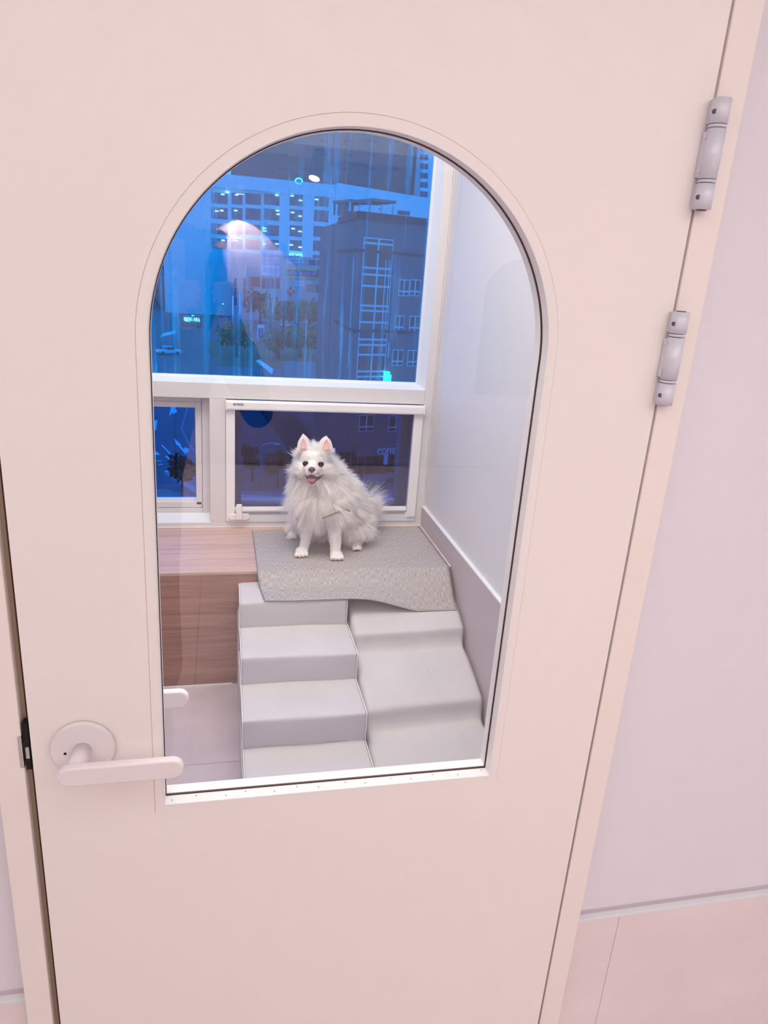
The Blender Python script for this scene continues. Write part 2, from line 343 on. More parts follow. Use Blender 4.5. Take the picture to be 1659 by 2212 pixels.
def tiles(x0, x1, y0, y1, ox, oy, s, m, g, zz, par):
    i0 = math.floor((x0-ox)/s); i1 = math.ceil((x1-ox)/s); j0 = math.floor((y0-oy)/s); j1 = math.ceil((y1-oy)/s)
    for i in range(i0, i1):
        for j in range(j0, j1):
            a = (max(x0, ox+i*s)+g, max(y0, oy+j*s)+g); b = (min(x1, ox+(i+1)*s)-g, min(y1, oy+(j+1)*s)-g)
            if b[0]-a[0] > .02 and b[1]-a[1] > .02: box('tile', (*a, zz-.012), (*b, zz+R_.uniform(-.0002, .0002)), m, par, bev=.0008, seg=1)
tiles(-3, 3.2, -4.6, .0, 1.04, -.9, .9, m_hallfloor, .0011, FZ, flh)
tiles(-1.6, XW, HW+.08, 1.12, .60, .7468-.6, .60, m_roomfloor, .0006, 0, fl)

# right wall lower panel with pale ledge
YW = 1.4895; ZBN = .3741; YB = 1.115
pl_ = tag(box('baseboard_right', (.9351, HW+.09, 0), (XW, YW, .444), m_skirt), kind='structure')
box('top_ledge', (.9349, HW+.09, .444), (XW, YW, .4485), m_ledge, pl_, bev=.0006)
# ---------------- window wall
win = tag(bpy.data.objects.new('window_1', None), kind='structure'); COL.objects.link(win)
D0 = 1.60
def wb(name, a, b, m=m_pvc, bev=.0012, p=win): return box(name, a, b, m, p, bev=bev)
XF = XW
wb('right_stile', (.9111, YW, .392), (.9411, D0, 1.83)); wb('corner_filler', (.9417, YW+.0012, .392), (XF, D0, 1.83))
wb('transom', (-.55, YW, .8104), (.9109, D0, .8593))
wb('mullion', (.2036, YW, .392), (.2542, D0, .8102))
wb('bottom_rail', (-1.6, YW-.001, ZBN), (XF, D0, .3918))
wb('head_rail', (-.55, YW, 1.78), (.9109, D0, 1.83))
tag(box('wall_back_skyblock', (-1.6, YW+.004, 1.831), (XW, D0, 2.3), m_roomwall), kind='structure'); tag(box('wall_back_left_skyblock', (-1.6, YW+.004, ZBN), (-.551, D0, 1.83), m_roomwall), kind='structure')  # unseen walls, added over and left of the window to cut sky light
wb('left_stile', (-.55, YW, .392), (-.50, D0, 1.78))
YG = YW+.042
# sloping glazing beads round the upper pane
def bead(name, pts):
    bm = bmesh.new(); n = len(pts)//2; vs = [bm.verts.new(p) for p in pts]
    bm.faces.new(vs[:n]); bm.faces.new(vs[n:][::-1])
    for i in range(n): bm.faces.new((vs[i], vs[(i+1) % n], vs[n+(i+1) % n], vs[n+i]))
    bmesh.ops.recalc_face_normals(bm, faces=bm.faces); return from_bm(name, bm, m_pvc2, win)
zt = 1.78; q0 = at(898, 826.4, y=YG); XG, ZG = q0.x, q0.z
q1 = at(903.5, 832, y=YG-.008)
def sec(dx_out, x, zc): return x
bead('glazing_bead', [(-.50, YW+.001, .8593), (-.50, YG-.008, q1.z), (-.50, YG, ZG), (-.50, YG+.01, ZG), (-.50, YG+.01, .8593),
                      (.9111, YW+.001, .8593), (q1.x, YG-.008, q1.z), (XG, YG, ZG), (XG, YG+.01, ZG), (.9111, YG+.01, .8593)])
bead('glazing_bead', [(.9111, YW+.001, .8593), (q1.x, YG-.008, q1.z), (XG, YG, ZG), (XG, YG+.01, ZG), (.9111, YG+.01, .8593),
                      (.9111, YW+.001, zt), (q1.x, YG-.008, zt), (XG, YG, zt), (XG, YG+.01, zt), (.9111, YG+.01, zt)])
wg = box('window_pane', (-.50, YG+.002, ZG-.02), (XG+.01, YG+.006, zt), m_winglass, win); wg['label'] = 'large blue tinted upper pane with dried water streaks'
# lower left: recessed sash
ra = YW+.045
s_tr = at(435.7, 868.2, y=ra); s_br = at(439.8, 1097.9, y=ra); g_tr = at(421.3, 879.5, y=ra+.012); g_br = at(423.9, 1076.2, y=ra+.012)
wb('recess_frame', (-.49, ra, .392), (s_br.x-.002, D0, s_br.z), m_pvc); wb('recess_frame', (s_tr.x, ra-.002, .392), (.2036, D0, .81), m_pvc)
wb('recess_frame', (-.49, ra-.002, s_tr.z), (s_tr.x, D0, .8104), m_pvc)
bm = bmesh.new(); v = [bm.verts.new(p) for p in [(-.49, YW+.001, .3925), (.2034, YW+.001, .3925), (.2034, ra-.001, .412), (-.49, ra-.001, .412)]]; bm.faces.new(v)
e = bmesh.ops.extrude_face_region(bm, geom=list(bm.faces)); bmesh.ops.translate(bm, vec=(0, 0, -.004), verts=[x for x in e['geom'] if isinstance(x, bmesh.types.BMVert)])
bmesh.ops.recalc_face_normals(bm, faces=bm.faces); from_bm('sloping_sill', bm, m_pvc2, win)
sash = wb('sash_stile', (g_tr.x, ra+.003, g_br.z-.02), (s_tr.x-.0015, ra+.03, s_tr.z-.0015), m_pvc); wb('sash_rail', (-.49, ra+.003, g_tr.z), (g_tr.x, ra+.03, s_tr.z-.0015), m_pvc)
wb('sash_rail', (-.49, ra+.003, s_br.z+.0015), (g_tr.x+.018, ra+.03, g_br.z-.010), m_pvc)
wb('sash_bead', (-.49, ra+.012, g_br.z-.013), (g_tr.x, ra+.03, g_br.z), m_pvc2)
pn = box('window_pane', (-.49, ra+.02, g_br.z-.01), (g_tr.x+.005, ra+.024, g_tr.z+.005), m_winglass2, win); pn['label'] = 'deep blue lower left pane'
# lower right: roller insect screen
bx = wb('screen_box', (.2538, YW-.022, .778), (.9117, YW+.001, .8084), m_white, bev=.006)
wb('screen_box_end', (.2538, YW-.0235, .777), (.2575, YW+.001, .8094), m_white, bev=.002); wb('screen_box_end', (.9085, YW-.0235, .777), (.912, YW+.001, .8094), m_white, bev=.002)
SX0, SX1, SZ0, SZ1 = .2835, .8783, .4462, .774
wb('screen_track', (.2548, YW-.008, .399), (SX0, YW+.02, .779), m_white); wb('screen_track', (SX1, YW-.008, .409), (.9100, YW+.02, .779), m_white)
wb('screen_pull_bar', (SX0, YW-.006, .428), (SX1-.001, YW+.012, SZ0), m_white, bev=.003)
wb('screen_pull_bar', (SX0, YW-.009, .4345), (SX1-.003, YW-.004, .4385), m_white, bev=.001)
wb('screen_sill', (.2548, YW-.004, .3925), (.9108, YW+.03, .4265), m_pvc2, bev=.002)
wb('sill_groove', (.30, YW-.0045, .4195), (.872, YW-.0035, .4265), mat('grey_groove', rgb(168, 162, 168), .6), 0)
box('insect_mesh', (SX0-.002, YW+.004, SZ0-.003), (SX1+.002, YW+.0046, SZ1+.004), m_screen, win)
o1 = at(519, 905, y=YW+.07); o2 = at(852, 1078, y=YW+.07)
ox0 = at(520.5, 1000, y=YW+.07).x; ox1 = at(858, 1000, y=YW+.07).x; oz0 = at(700, 1079, y=YW+.07).z
wb('outer_sash', (.2548, YW+.05, .392), (ox0, D0, .80), m_sash); wb('outer_sash', (ox1, YW+.05, .392), (.9111, D0, .80), m_sash)
wb('outer_sash', (ox0, YW+.05, .392), (ox1, D0, oz0-.012), m_sash); wb('outer_sash_bead', (ox0, YW+.06, oz0-.012), (ox1, D0, oz0), m_pvc2)
box('window_pane', (ox0-.003, YW+.09, oz0-.005), (ox1+.003, YW+.093, .81), m_outglass, win)['label'] = 'lower right pane behind the dark insect mesh'
# latch on the screen bar
la = empty('latch', (.286, YW-.01, .43), None, None); la.parent = win; la['label'] = 'white thumb latch on the insect screen'
local(la, plate('latch_base', [[(.262, .4135), (.270, .4050), (.3245, .4050), (.333, .4135), (.329, .4250), (.266, .4250)]], YW-.016, YW-.004, m_white, la, bev=.0018))
local(la, plate('latch_tab', [[(.2865, .4125), (.2900, .4090), (.3045, .4090), (.3080, .4125), (.3065, .4590), (.3035, .4620), (.2910, .4620), (.2880, .4590)]], YW-.026, YW-.014, m_white, la, bev=.002))
# maker's mark on the screen box: badge disc, bar and lettering
lp = at(506.5, 873.5, y=YW-.023); m_print = mat('dark_print', rgb(70, 64, 92), .6)
cyl('badge', (lp.x, YW-.0222, lp.z), (lp.x, YW-.0226, lp.z), .0040, m_print, win, seg=20)
text('badge_letter', 'A', Vector((lp.x-.0022, YW-.0228, lp.z-.0022)), Vector((1, 0, 0)), Vector((0, 0, 1)), .0045, m_white, win, ext=.0002)
box('print_bar', (lp.x+.0065, YW-.0224, lp.z+.0012), (lp.x+.028, YW-.0221, lp.z+.0030), m_print, win)
text('print_lettering', '방충망시스템', Vector((lp.x+.0065, YW-.0224, lp.z-.0040)), Vector((1, 0, 0)), Vector((0, 0, 1)), .0042, m_print, win, width=.0215, ext=.0003)
# silicone lines
for a, b in (((-1.6, YW-.004, ZBN), (.9351, YW+.001, ZBN+.003)), ((-1.6, YB-.004, -.001), (.27, YB, .004))):
    tag(box('trim_8', a, b, m_caulk, bev=.0008), kind='structure')
tag(box('trim_9', (.9320, YB, ZBN), (.9352, YW, ZBN+.0028), m_caulk, bev=.0008), kind='structure')

# ================================================================== BENCH
be = empty('window_bench', (-.33, 1.3, 0), 'pale oak laminate bench seat built in under the window', 'bench')
local(be, box('seat_board', (-1.598, YB, .3650), (.9348, YW-.001, ZBN), m_wood, be, bev=.0008))
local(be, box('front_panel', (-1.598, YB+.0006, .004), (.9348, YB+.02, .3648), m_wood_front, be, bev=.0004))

# ================================================================== SOFT STAIRS
def subdiv_smooth(bm, cuts=1): bmesh.ops.subdivide_edges(bm, edges=bm.edges[:], cuts=cuts, use_grid_fill=True)
X0, X1 = .288, .592
steps = [(1.112, .972, .3415, .2635), (.972, .808, .2660, .1845), (.808, .649, .1880, .1070), (.649, .49, .1082, .030)]
lst = empty('foam_step_stack', (.44, .80, 0), 'pale grey leatherette pet stairs with four steps and white piping, left of the pair', 'pet stairs')
for i, (yb, yf, zt_, zb_) in enumerate(steps):
    z_low = 0.0
    xa, xb_ = X0+R_.uniform(-.001, .001), X1-.004*(i == 0)+R_.uniform(-.001, .001)
    bm = bmesh.new(); ybk = 1.112
    bm_box(bm, (xa, yf, zb_-.001 if i < 3 else .001), (xb_, ybk, zt_), bev=.006, seg=3)
    # overstuffed foam: gentle crown on the tread, bellied riser, slightly out of square
    bmesh.ops.subdivide_edges(bm, edges=[e for e in bm.edges if e.calc_length() > .05], cuts=9, use_grid_fill=True)
    for v in bm.verts:
        u = (v.co.x-xa)/(xb_-xa); tt = (v.co.y-yf)/(ybk-yf)
        k = max(0, 1-abs(2*u-1)**3)
        if abs(v.co.z-zt_) < .002: v.co.z += .0022*k + .0007*math.sin(u*9+i*2)
        if abs(v.co.y-yf) < .002: v.co.y += -.0025*k*math.sin(PI*min(1, max(0, (v.co.z-zb_)/(zt_-zb_)))) + .0012*math.sin(u*5+i)
        if v.co.z < zb_+.012: v.co.z += .0015*math.sin(u*11+i*3)*(i < 3)
    so = local(lst, from_bm('step', bm, m_tread, lst, True))
    # white piping round both ends
    for X in (xa, xb_):
        c = .0045
        pts = [(X, ybk-.01, zt_-.0004), (X, yf+c, zt_-.0004), (X, yf+c*.3, zt_-c*.3), (X, yf, zt_-c), (X, yf-.0012, (zt_+zb_)/2), (X, yf+.0005, zb_+.004)]
        pts = [Vector(p)+Vector((0, 0, .0006)) for p in pts]
        fine = []
        for a_, b_ in zip(pts, pts[1:]):
            for t in range(5): fine.append(a_.lerp(b_, t/5)+Vector((math.sin(t+i)*.0003, 0, 0)))
        fine.append(pts[-1])
        local(lst, tube('piping', fine, .00125, m_pipe, lst, 2))
    if i in (1, 2):   # door glass reflection across the tread, built in as a thin line
        xs = (xa+xb_)/2-.01+.004*i
        local(lst, tube('reflection_line', [(xs-.006, ybk-.14*i-.002, zt_+.0022), (xs, yf+.006, zt_+.0022)], .00014, m_skirt, lst, 1))
local(lst, box('side_skirt', (X0-.0035, .50, .001), (X0-.0008, 1.111, .100), m_tread, lst, bev=.001))
local(lst, box('side_skirt', (X0-.0035, .81, .100), (X0-.0008, 1.111, .180), m_tread, lst, bev=.001))
local(lst, box('side_skirt', (X0-.0035, .98, .180), (X0-.0008, 1.111, .255), m_tread, lst, bev=.001))

# right stairs: one soft cover sagging over steps
rst = empty('foam_step_ramp', (.77, .80, 0), 'pale grey pet stairs under one soft seamless cover, right of the pair beside the wall', 'pet stairs')
prof = [(1.112, .315), (1.05, .311), (.99, .2955), (.945, .2770), (.9275, .2690), (.9215, .2610), (.9175, .2400), (.909, .2225), (.895, .2140), (.84, .1990), (.78, .1790), (.742, .1655), (.7285, .1590), (.7225, .1500), (.7185, .1300), (.711, .1130), (.695, .1020), (.64, .0900), (.56, .0640), (.50, .0400), (.455, .012), (.452, .001)]
xs0, xs1 = .6010, .9265
NX = 30; bm = bmesh.new(); grid = []
def cr_(ps, n=4):
    out = []
    for i in range(len(ps)-1):
        p0, p1, p2, p3 = ps[max(0, i-1)], ps[i], ps[i+1], ps[min(len(ps)-1, i+2)]
        for k in range(n):
            t = k/n; out.append(tuple(.5*((2*p1[j])+(-p0[j]+p2[j])*t+(2*p0[j]-5*p1[j]+4*p2[j]-p3[j])*t*t+(-p0[j]+3*p1[j]-3*p2[j]+p3[j])*t**3) for j in range(2)))
    out.append(ps[-1]); return out
pf = cr_(prof)
for i in range(NX+1):
    u = i/NX; row = []
    for (y, z) in pf:
        edge = min(u, 1-u); rr = min(1, edge/.02)
        dz = -.004*(1-rr) + .0016*math.sin(u*4+y*9) - .004*(1-u)*math.exp(-((y-.905)/.03)**2) - .004*(1-u)*math.exp(-((y-.705)/.03)**2)
        fold = .003*math.exp(-((u-.93+(.72-y)*2.2)/.05)**2)*(1 if .60 < y < .72 else 0)
        yy = y - .022*(1-u)*(1 if y < 1.0 else 0)*min(1, (1.0-y)*8)
        pin = .0035*math.exp(-((y-.905)/.02)**2)+.0045*math.exp(-((y-.70)/.02)**2)
        row.append(bm.verts.new((xs0+(xs1-xs0)*u + (pin if u < .03 else (-pin if u > .97 else 0)), yy, max(.001, z+dz+fold))))
    grid.append(row)
for i in range(NX):
    for j in range(len(pf)-1): bm.faces.new((grid[i][j], grid[i+1][j], grid[i+1][j+1], grid[i][j+1]))
for row in (grid[0], grid[-1]):
    lo = [bm.verts.new((v.co.x, v.co.y, .0)) for v in row]
    for j in range(len(row)-1): bm.faces.new((row[j], row[j+1], lo[j+1], lo[j]))
bmesh.ops.recalc_face_normals(bm, faces=bm.faces)
local(rst, from_bm('soft_cover', bm, m_tread, rst, True))

# ================================================================== MAT
NXm, NYm = 60, 70; bm = bmesh.new(); uvl = bm.loops.layers.uv.new('UVMap'); g = []
def mat_z(x, y):
    """height of the mat: on the bench, then over the edge onto the left stairs, sagging to the right stairs"""
    top = ZBN+.0022
    if y >= YB-.003: return top
    s = (YB-.003-y)
    u = min(1, max(0, (x-.60)/.30)); u = u*u*(3-2*u)
    left = top - .0285*min(1, s/.06)**1.1 if s < .06 else top-.0285-.0015*(s-.06)/.08
    right = top - .66*s - .12*s*s/.15
    rest = np.interp(y, [p[0] for p in prof[::-1]], [p[1] for p in prof[::-1]])+.003
    z = left*(1-u)+right*u
    return max(z, rest if x > .60 else .3475)
for i in range(NXm+1):
    row = []; u = i/NXm
    for j in range(NYm+1):
        v_ = j/NYm
        yb = 1.4460+.0290*u; yf = .9735 - .004*math.sin(u*6) + .012*max(0, u-.5)
        xl = .3400 + .003*v_ + (.012 if v_ > .75 else 0)*((v_-.75)/.25); xr = .9270 - .007*max(0, v_-.7)/.3
        x = xl+(xr-xl)*u; y = yb+(yf-yb)*v_
        z = mat_z(x, y) + .0006*math.sin(x*40)*math.sin(y*33)*(v_ > .75)
        row.append((bm.verts.new((x, y, z)), (x, v_*.55)))
    g.append(row)
for i in range(NXm):
    for j in range(NYm):
        q = [g[i][j], g[i+1][j], g[i+1][j+1], g[i][j+1]]; f = bm.faces.new([a[0] for a in q])
        for l, a in zip(f.loops, q): l[uvl].uv = a[1]
bmesh.ops.recalc_face_normals(bm, faces=bm.faces)
mt_ = from_bm('woven_mat', bm, m_weave, None, True); md = mt_.modifiers.new('thick', 'SOLIDIFY'); md.thickness = .0022; md.offset = -1
tag(mt_, 'grey woven vinyl mat draped over the bench edge onto the pet stairs', 'mat')
hem = [g[i][NYm][0].co.copy() if False else None for i in range(1)]
dg_ = bpy.context.evaluated_depsgraph_get()
vs_ = [v.co.copy() for v in mt_.data.vertices]
stride = NYm+1
tube('bound_edge', [vs_[i*stride+NYm]+Vector((0, -.0002, 0)) for i in range(NXm+1)], .0013, m_weave, mt_, 2)
tube('bound_edge', [vs_[j] for j in range(NYm+1)], .0011, mat('dark_mat_edge', rgb(120, 116, 120), .7), mt_, 2)
tube('bound_edge', [vs_[NXm*stride+j] for j in range(NYm+1)], .0011, bpy.data.materials['dark_mat_edge'], mt_, 2)
# ================================================================== DOG
m_coat = mat('white_undercoat', rgb(238, 231, 229), .85)
m_nose = mat('brown_nose_leather', rgb(100, 66, 64), .4, noise=.15, nscale=300, bump=.3, bscale=900)
m_eye = mat('dark_brown_eye', rgb(26, 16, 13), .12, spec=.35)
m_iris = mat('brown_iris', rgb(58, 36, 24), .12, spec=.3)
m_rim = mat('dark_eye_rim', rgb(70, 48, 46), .5)
m_lip = mat('dark_lip', rgb(58, 24, 28), .35)
m_tongue = mat('pink_tongue', rgb(206, 98, 116), .35, noise=.12, nscale=200)
m_earpink = mat('pink_ear_skin', rgb(236, 190, 190), .6)
m_claw = mat('pale_claw', rgb(214, 190, 180), .4)
def fur_mat():
    m = bpy.data.materials.new('white_fur'); m.use_nodes = True; n = m.node_tree.nodes; L = m.node_tree.links; out = n['Material Output']; n.remove(n['Principled BSDF'])
    d = n.new('ShaderNodeBsdfDiffuse'); d.inputs[0].default_value = (.99, .965, .95, 1)
    t = n.new('ShaderNodeBsdfTranslucent'); t.inputs[0].default_value = (.99, .95, .93, 1)
    mx = n.new('ShaderNodeMixShader'); mx.inputs[0].default_value = .42; L.new(d.outputs[0], mx.inputs[1]); L.new(t.outputs[0], mx.inputs[2]); L.new(mx.outputs[0], out.inputs[0]); return m
m_fur = fur_mat()
dog = empty('dog', (.56, 1.29, .378), 'fluffy white spitz dog sitting on the grey mat, mouth open', 'dog')
HC = Vector((.507, 1.240, .676))
NOSE = Vector((.4937, 1.150, .6765))
bm = bmesh.new()
E_ = lambda c, r, rot=None, sub=3: bm_ell(bm, Vector(c), r, rot, sub)
E_((.508, 1.240, .682), (.039, .040, .036))                 # skull
E_((.507, 1.228, .692), (.030, .026, .020))                 # forehead
E_((.500, 1.205, .664), (.026, .034, .018))                 # face
bm_chain(bm, [(.501, 1.200, .668), (.4945, 1.165, .667)], [.019, .0118], 6, 3)   # muzzle
E_((.4885, 1.171, .6605), (.0095, .013, .0085)); E_((.5015, 1.171, .6600), (.0095, .013, .0085))   # flews
bm_chain(bm, [(.502, 1.205, .648), (.4965, 1.176, .6385)], [.016, .0085], 5, 3)   # lower jaw
E_((.478, 1.228, .655), (.021, .026, .022)); E_((.533, 1.228, .655), (.022, .026, .022))           # cheeks
bm_chain(bm, [(.509, 1.255, .665), (.520, 1.268, .60), (.527, 1.268, .55)], [.044, .056, .066], 6)  # neck to chest
E_((.523, 1.262, .545), (.060, .060, .075)); E_((.530, 1.270, .50), (.060, .058, .055))
bm_chain(bm, [(.530, 1.285, .58), (.580, 1.320, .545), (.640, 1.355, .475)], [.060, .068, .066], 6)  # back
_q = at(716, 1030, y=1.300); E_(_q, (.030, .045, .040)); _q = at(738, 1060, y=1.325); E_(_q, (.034, .05, .042))
E_((.655, 1.358, .445), (.058, .066, .062)); E_((.600, 1.335, .455), (.070, .070, .055))
E_((.665, 1.325, .425), (.042, .052, .044)); E_((.545, 1.372, .425), (.052, .042, .042))           # haunches
bm_chain(bm, [(.504, 1.255, .530), (.501, 1.246, .470), (.4955, 1.240, .420), (.489, 1.238, .392)], [.030, .0225, .0165, .0160], 6)
bm_chain(bm, [(.568, 1.235, .530), (.580, 1.220, .470), (.5845, 1.208, .415), (.5845, 1.204, .392)], [.032, .0235, .0175, .0165], 6)
E_((.483, 1.228, .3895), (.0205, .0225, .0128)); E_((.5865, 1.197, .3895), (.0205, .0225, .0130))
for cx, cy in ((.484, 1.228), (.5865, 1.197)):
    for k, dx in enumerate((-.0162, -.0056, .0052, .0158)):
        E_((cx+dx*1.02-.004*(cx < .5), cy-.0175-.0030*(k in (1, 2))-.003*(cx < .5)*(k < 2), .3858), (.0060, .0095, .0082), sub=2)
for cx, cy, sg in ((.661, 1.272, 1), (.468, 1.380, -1)):    # hind paws
    E_((cx, cy, .3875), (.0150, .0230, .0105)); E_((cx+.006*sg, cy+.025, .395), (.017, .026, .016))
    for dx in (-.0108, -.0038, .0038, .0108): E_((cx+dx-.004*(sg < 0), cy-.0195, .3850), (.0044, .0072, .0068), sub=2)
bm_chain(bm, [(.492, 1.386, .400), (.530, 1.376, .415)], [.016, .030], 6)
bm_chain(bm, [(.690, 1.392, .430), (.716, 1.410, .455), (.722, 1.418, .475), (.718, 1.415, .490)], [.016, .013, .011, .006], 6)  # tail
EARS = []
for tip, b0, b1, yb in ((at(655.5, 939.5, y=1.236), at(641.5, 975, y=1.236), at(669, 966, y=1.236), 1.240),
                        (at(705.2, 943.5, y=1.236), at(686.5, 968, y=1.236), at(719.5, 975, y=1.236), 1.240)):
    c = (b0+b1)/2 + Vector((0, .004, -.004)); wv = (b1-b0)*.56
    nlev = 15
    for k in range(nlev):
        t = k/(nlev-1); p = c.lerp(tip, t); wd = wv.length*(1-t**2.3)**.62*.98+.0012
        ang = math.atan2(wv.z, wv.x)
        E_(p+Vector((0, .004*t, -.0035*t)), (wd*.93, .0042+.006*(1-t), .0055), Matrix.Rotation(-ang, 3, 'Y'), 2)
    EARS.append((tip, b0, b1, c))
bo = from_bm('body_tmp', bm, m_coat)
rm = bo.modifiers.new('r', 'REMESH'); rm.mode = 'VOXEL'; rm.voxel_size = .0021
sm = bo.modifiers.new('s', 'SMOOTH'); sm.factor = .5; sm.iterations = 2
bme = bpy.data.meshes.new_from_object(bo.evaluated_get(bpy.context.evaluated_depsgraph_get())); bpy.data.objects.remove(bo)
body = local(dog, link('body', bme, None, dog, True))
if not bme.materials: bme.materials.append(m_coat)
# ---- face details
EYE = [at(660, 1001.8, y=1.1915), at(693.5, 1003.4, y=1.1935)]
for i, e in enumerate(EYE):
    ex = local(dog, ell('eye', e+Vector((0, .0030, 0)), (.0074, .0060, .0074), m_eye, dog))
    local(dog, ell('iris', e+Vector((-.0004, -.0012, -.0008)), (.0042, .0021, .0042), m_iris, ex))
    local(dog, ell('pupil', e+Vector((-.0003, -.0026, .0)), (.0028, .0018, .0028), m_black, ex))
    ring_ = [e+Vector((.0079*math.cos(a), -.0004+.0016*abs(math.cos(a)), .0073*math.sin(a))) for a in [2*PI*k/24 for k in range(24)]]
    local(dog, tube('eye_rim', ring_, .00105, m_rim, ex, 2, closed=True))
nb = bmesh.new(); N0 = at(673.3, 1013.5, y=1.150)
bm_ell(nb, N0, (.0100, .0080, .0074)); bm_ell(nb, N0+Vector((0, .001, -.0042)), (.0075, .0065, .0070)); bm_ell(nb, N0+Vector((-.005, -.0005, -.0008)), (.0058, .0068, .0058)); bm_ell(nb, N0+Vector((.005, -.0005, -.0008)), (.0058, .0068, .0058))
no = from_bm('nose_tmp', nb, m_nose); r2 = no.modifiers.new('r', 'REMESH'); r2.mode = 'VOXEL'; r2.voxel_size = .0009; s2 = no.modifiers.new('s', 'SMOOTH'); s2.iterations = 2
nme = bpy.data.meshes.new_from_object(no.evaluated_get(bpy.context.evaluated_depsgraph_get())); bpy.data.objects.remove(no)
nose = local(dog, link('nose', nme, None, dog, True))
if not nme.materials: nme.materials.append(m_nose)
for s_ in (-1, 1): local(dog, ell('nostril', N0+Vector((.0044*s_, -.0080, -.0006)), (.0022, .0020, .0026), m_black, nose))
local(dog, tube('philtrum', [N0+Vector((0, -.0060, -.0095)), N0+Vector((0, -.003, -.0125)), N0+Vector((0, -.0005, -.0150))], .0007, m_rim, nose, 2))
# mouth: dark gape between upper lip line and dropped lower jaw, tongue inside
def mp_(px, py, y): return at(px, py, y=y)
up = [(660.0, 1027.5, 1.176), (662.5, 1029.0, 1.170), (667, 1028.6, 1.161), (673, 1027.6, 1.158), (679, 1028.8, 1.160), (685.5, 1030.2, 1.167), (692, 1028.5, 1.177), (698.8, 1024.6, 1.188)]
dn = [(660.5, 1028.6, 1.176), (663.5, 1034.5, 1.171), (667, 1041.0, 1.166), (672.5, 1045.2, 1.163), (678.5, 1043.5, 1.165), (684, 1038.0, 1.169), (691.5, 1033.0, 1.177), (698.6, 1025.6, 1.188)]
bm = bmesh.new(); A_ = [bm.verts.new(mp_(*p)) for p in up]; B_ = [bm.verts.new(mp_(*p)) for p in dn]
mid = [bm.verts.new((a.co+b.co)/2+Vector((0, .006, 0))) for a, b in zip(A_, B_)]
for i in range(len(up)-1):
    bm.faces.new((A_[i], A_[i+1], mid[i+1], mid[i])); bm.faces.new((mid[i], mid[i+1], B_[i+1], B_[i]))
mo = from_bm('mouth', bm, m_lip, dog, True); local(dog, mo); so_ = mo.modifiers.new('t', 'SOLIDIFY'); so_.thickness = .002
local(dog, tube('lip_line', [mp_(*p) for p in up], .0007, m_lip, mo, 2)); local(dog, tube('lower_lip', [mp_(*p)+Vector((0, -.0004, 0)) for p in dn], .0006, m_lip, mo, 2))
bm = bmesh.new(); tg = []
for i in range(9):
    t = i/8; yc = 1.176-.0145*math.sin(t*PI*.62); c = at(673.8, 1029.8, y=1.172).lerp(at(672.4, 1042.6, y=1.160), t); c.y = yc
    wdt = (.0100+.0015*math.sin(t*PI))*(1-.62*max(0, (t-.62)/.38)**2)
    row = []
    for k in range(9):
        s_ = (k-4)/4; row.append(bm.verts.new(c+Vector((wdt*s_, .0024*(s_*s_)-.0010+.0012*math.exp(-(s_/.15)**2), .0012*abs(s_)))))
    tg.append(row)
for i in range(8):
    for k in range(8): bm.faces.new((tg[i][k], tg[i][k+1], tg[i+1][k+1], tg[i+1][k]))
to = from_bm('tongue', bm, m_tongue, dog, True); local(dog, to); t2 = to.modifiers.new('t', 'SOLIDIFY'); t2.thickness = .0022; t3 = to.modifiers.new('s', 'SUBSURF'); t3.levels = 1; t3.render_levels = 1
# inner ears
for (tip, b0, b1, c), sg, inn in zip(EARS, (-1, 1), ((655.5, 973, 1.226), (707, 972, 1.226))):
    k0 = c.lerp(tip, .10)+Vector((sg*.0012, 0, 0)); k1 = c.lerp(tip, .80); bm = bmesh.new(); rows = []
    for i in range(9):
        t = i/8; p = k0.lerp(k1, t); wd = (b1-b0).length*.5*.50*math.sin(PI*min(.98, .18+t*.82))**.8*(1-.35*t)
        rows.append([bm.verts.new(p+Vector((wd*s_, -.0150+.0040*(1-s_*s_)+.0085*t, 0))) for s_ in (-1, -.5, 0, .5, 1)])
    for i in range(8):
        for k in range(4): bm.faces.new((rows[i][k], rows[i][k+1], rows[i+1][k+1], rows[i+1][k]))
    io = local(dog, from_bm('inner_ear', bm, m_earpink, dog, True)); s3 = io.modifiers.new('t', 'SOLIDIFY'); s3.thickness = .001
for cx, cy in ((.484, 1.228), (.5865, 1.197)):
    for k, dx in enumerate((-.0162, -.0056, .0052, .0158)):
        a = Vector((cx+dx*1.02-.004*(cx < .5), cy-.0262-.0030*(k in (1, 2))-.003*(cx < .5)*(k < 2), .3862))
        local(dog, cyl('claw', a, a+Vector((0, -.0042, -.0028)), .0011, m_claw, dog, r2=.0003, seg=8))
for cx, cy in ((.661, 1.272), (.468, 1.380)):
    local(dog, ell('paw_pad', (cx, cy-.021, .3815), (.011, .0062, .0028), m_lip, dog))
# harness: olive strap round the chest and a small pink tag
m_strap = mat('olive_webbing', rgb(120, 112, 92), .8, bump=.3)
hs = [at(x_, y_, y=yy-.024) for x_, y_, yy in ((697, 1119, 1.196), (704, 1116.5, 1.190), (712, 1113.5, 1.190), (720, 1110, 1.194), (730, 1106, 1.203), (740, 1103, 1.216), (748, 1102, 1.229), (754, 1103.5, 1.243))]
har = local(dog, tube('harness_strap', hs, .0026, m_strap, dog, 3)); har['label'] = 'thin olive harness strap across the chest'
local(dog, ell('buckle', hs[-1]+Vector((.001, -.002, -.001)), (.0022, .002, .003), m_black, har, sub=2))
tg_ = local(dog, ell('tag', at(641.5, 1121, y=1.200), (.0035, .0012, .0055), mat('pink_tag', rgb(214, 150, 178), .4), dog, sub=2)); tg_['label'] = 'small pink tag at the left flank'

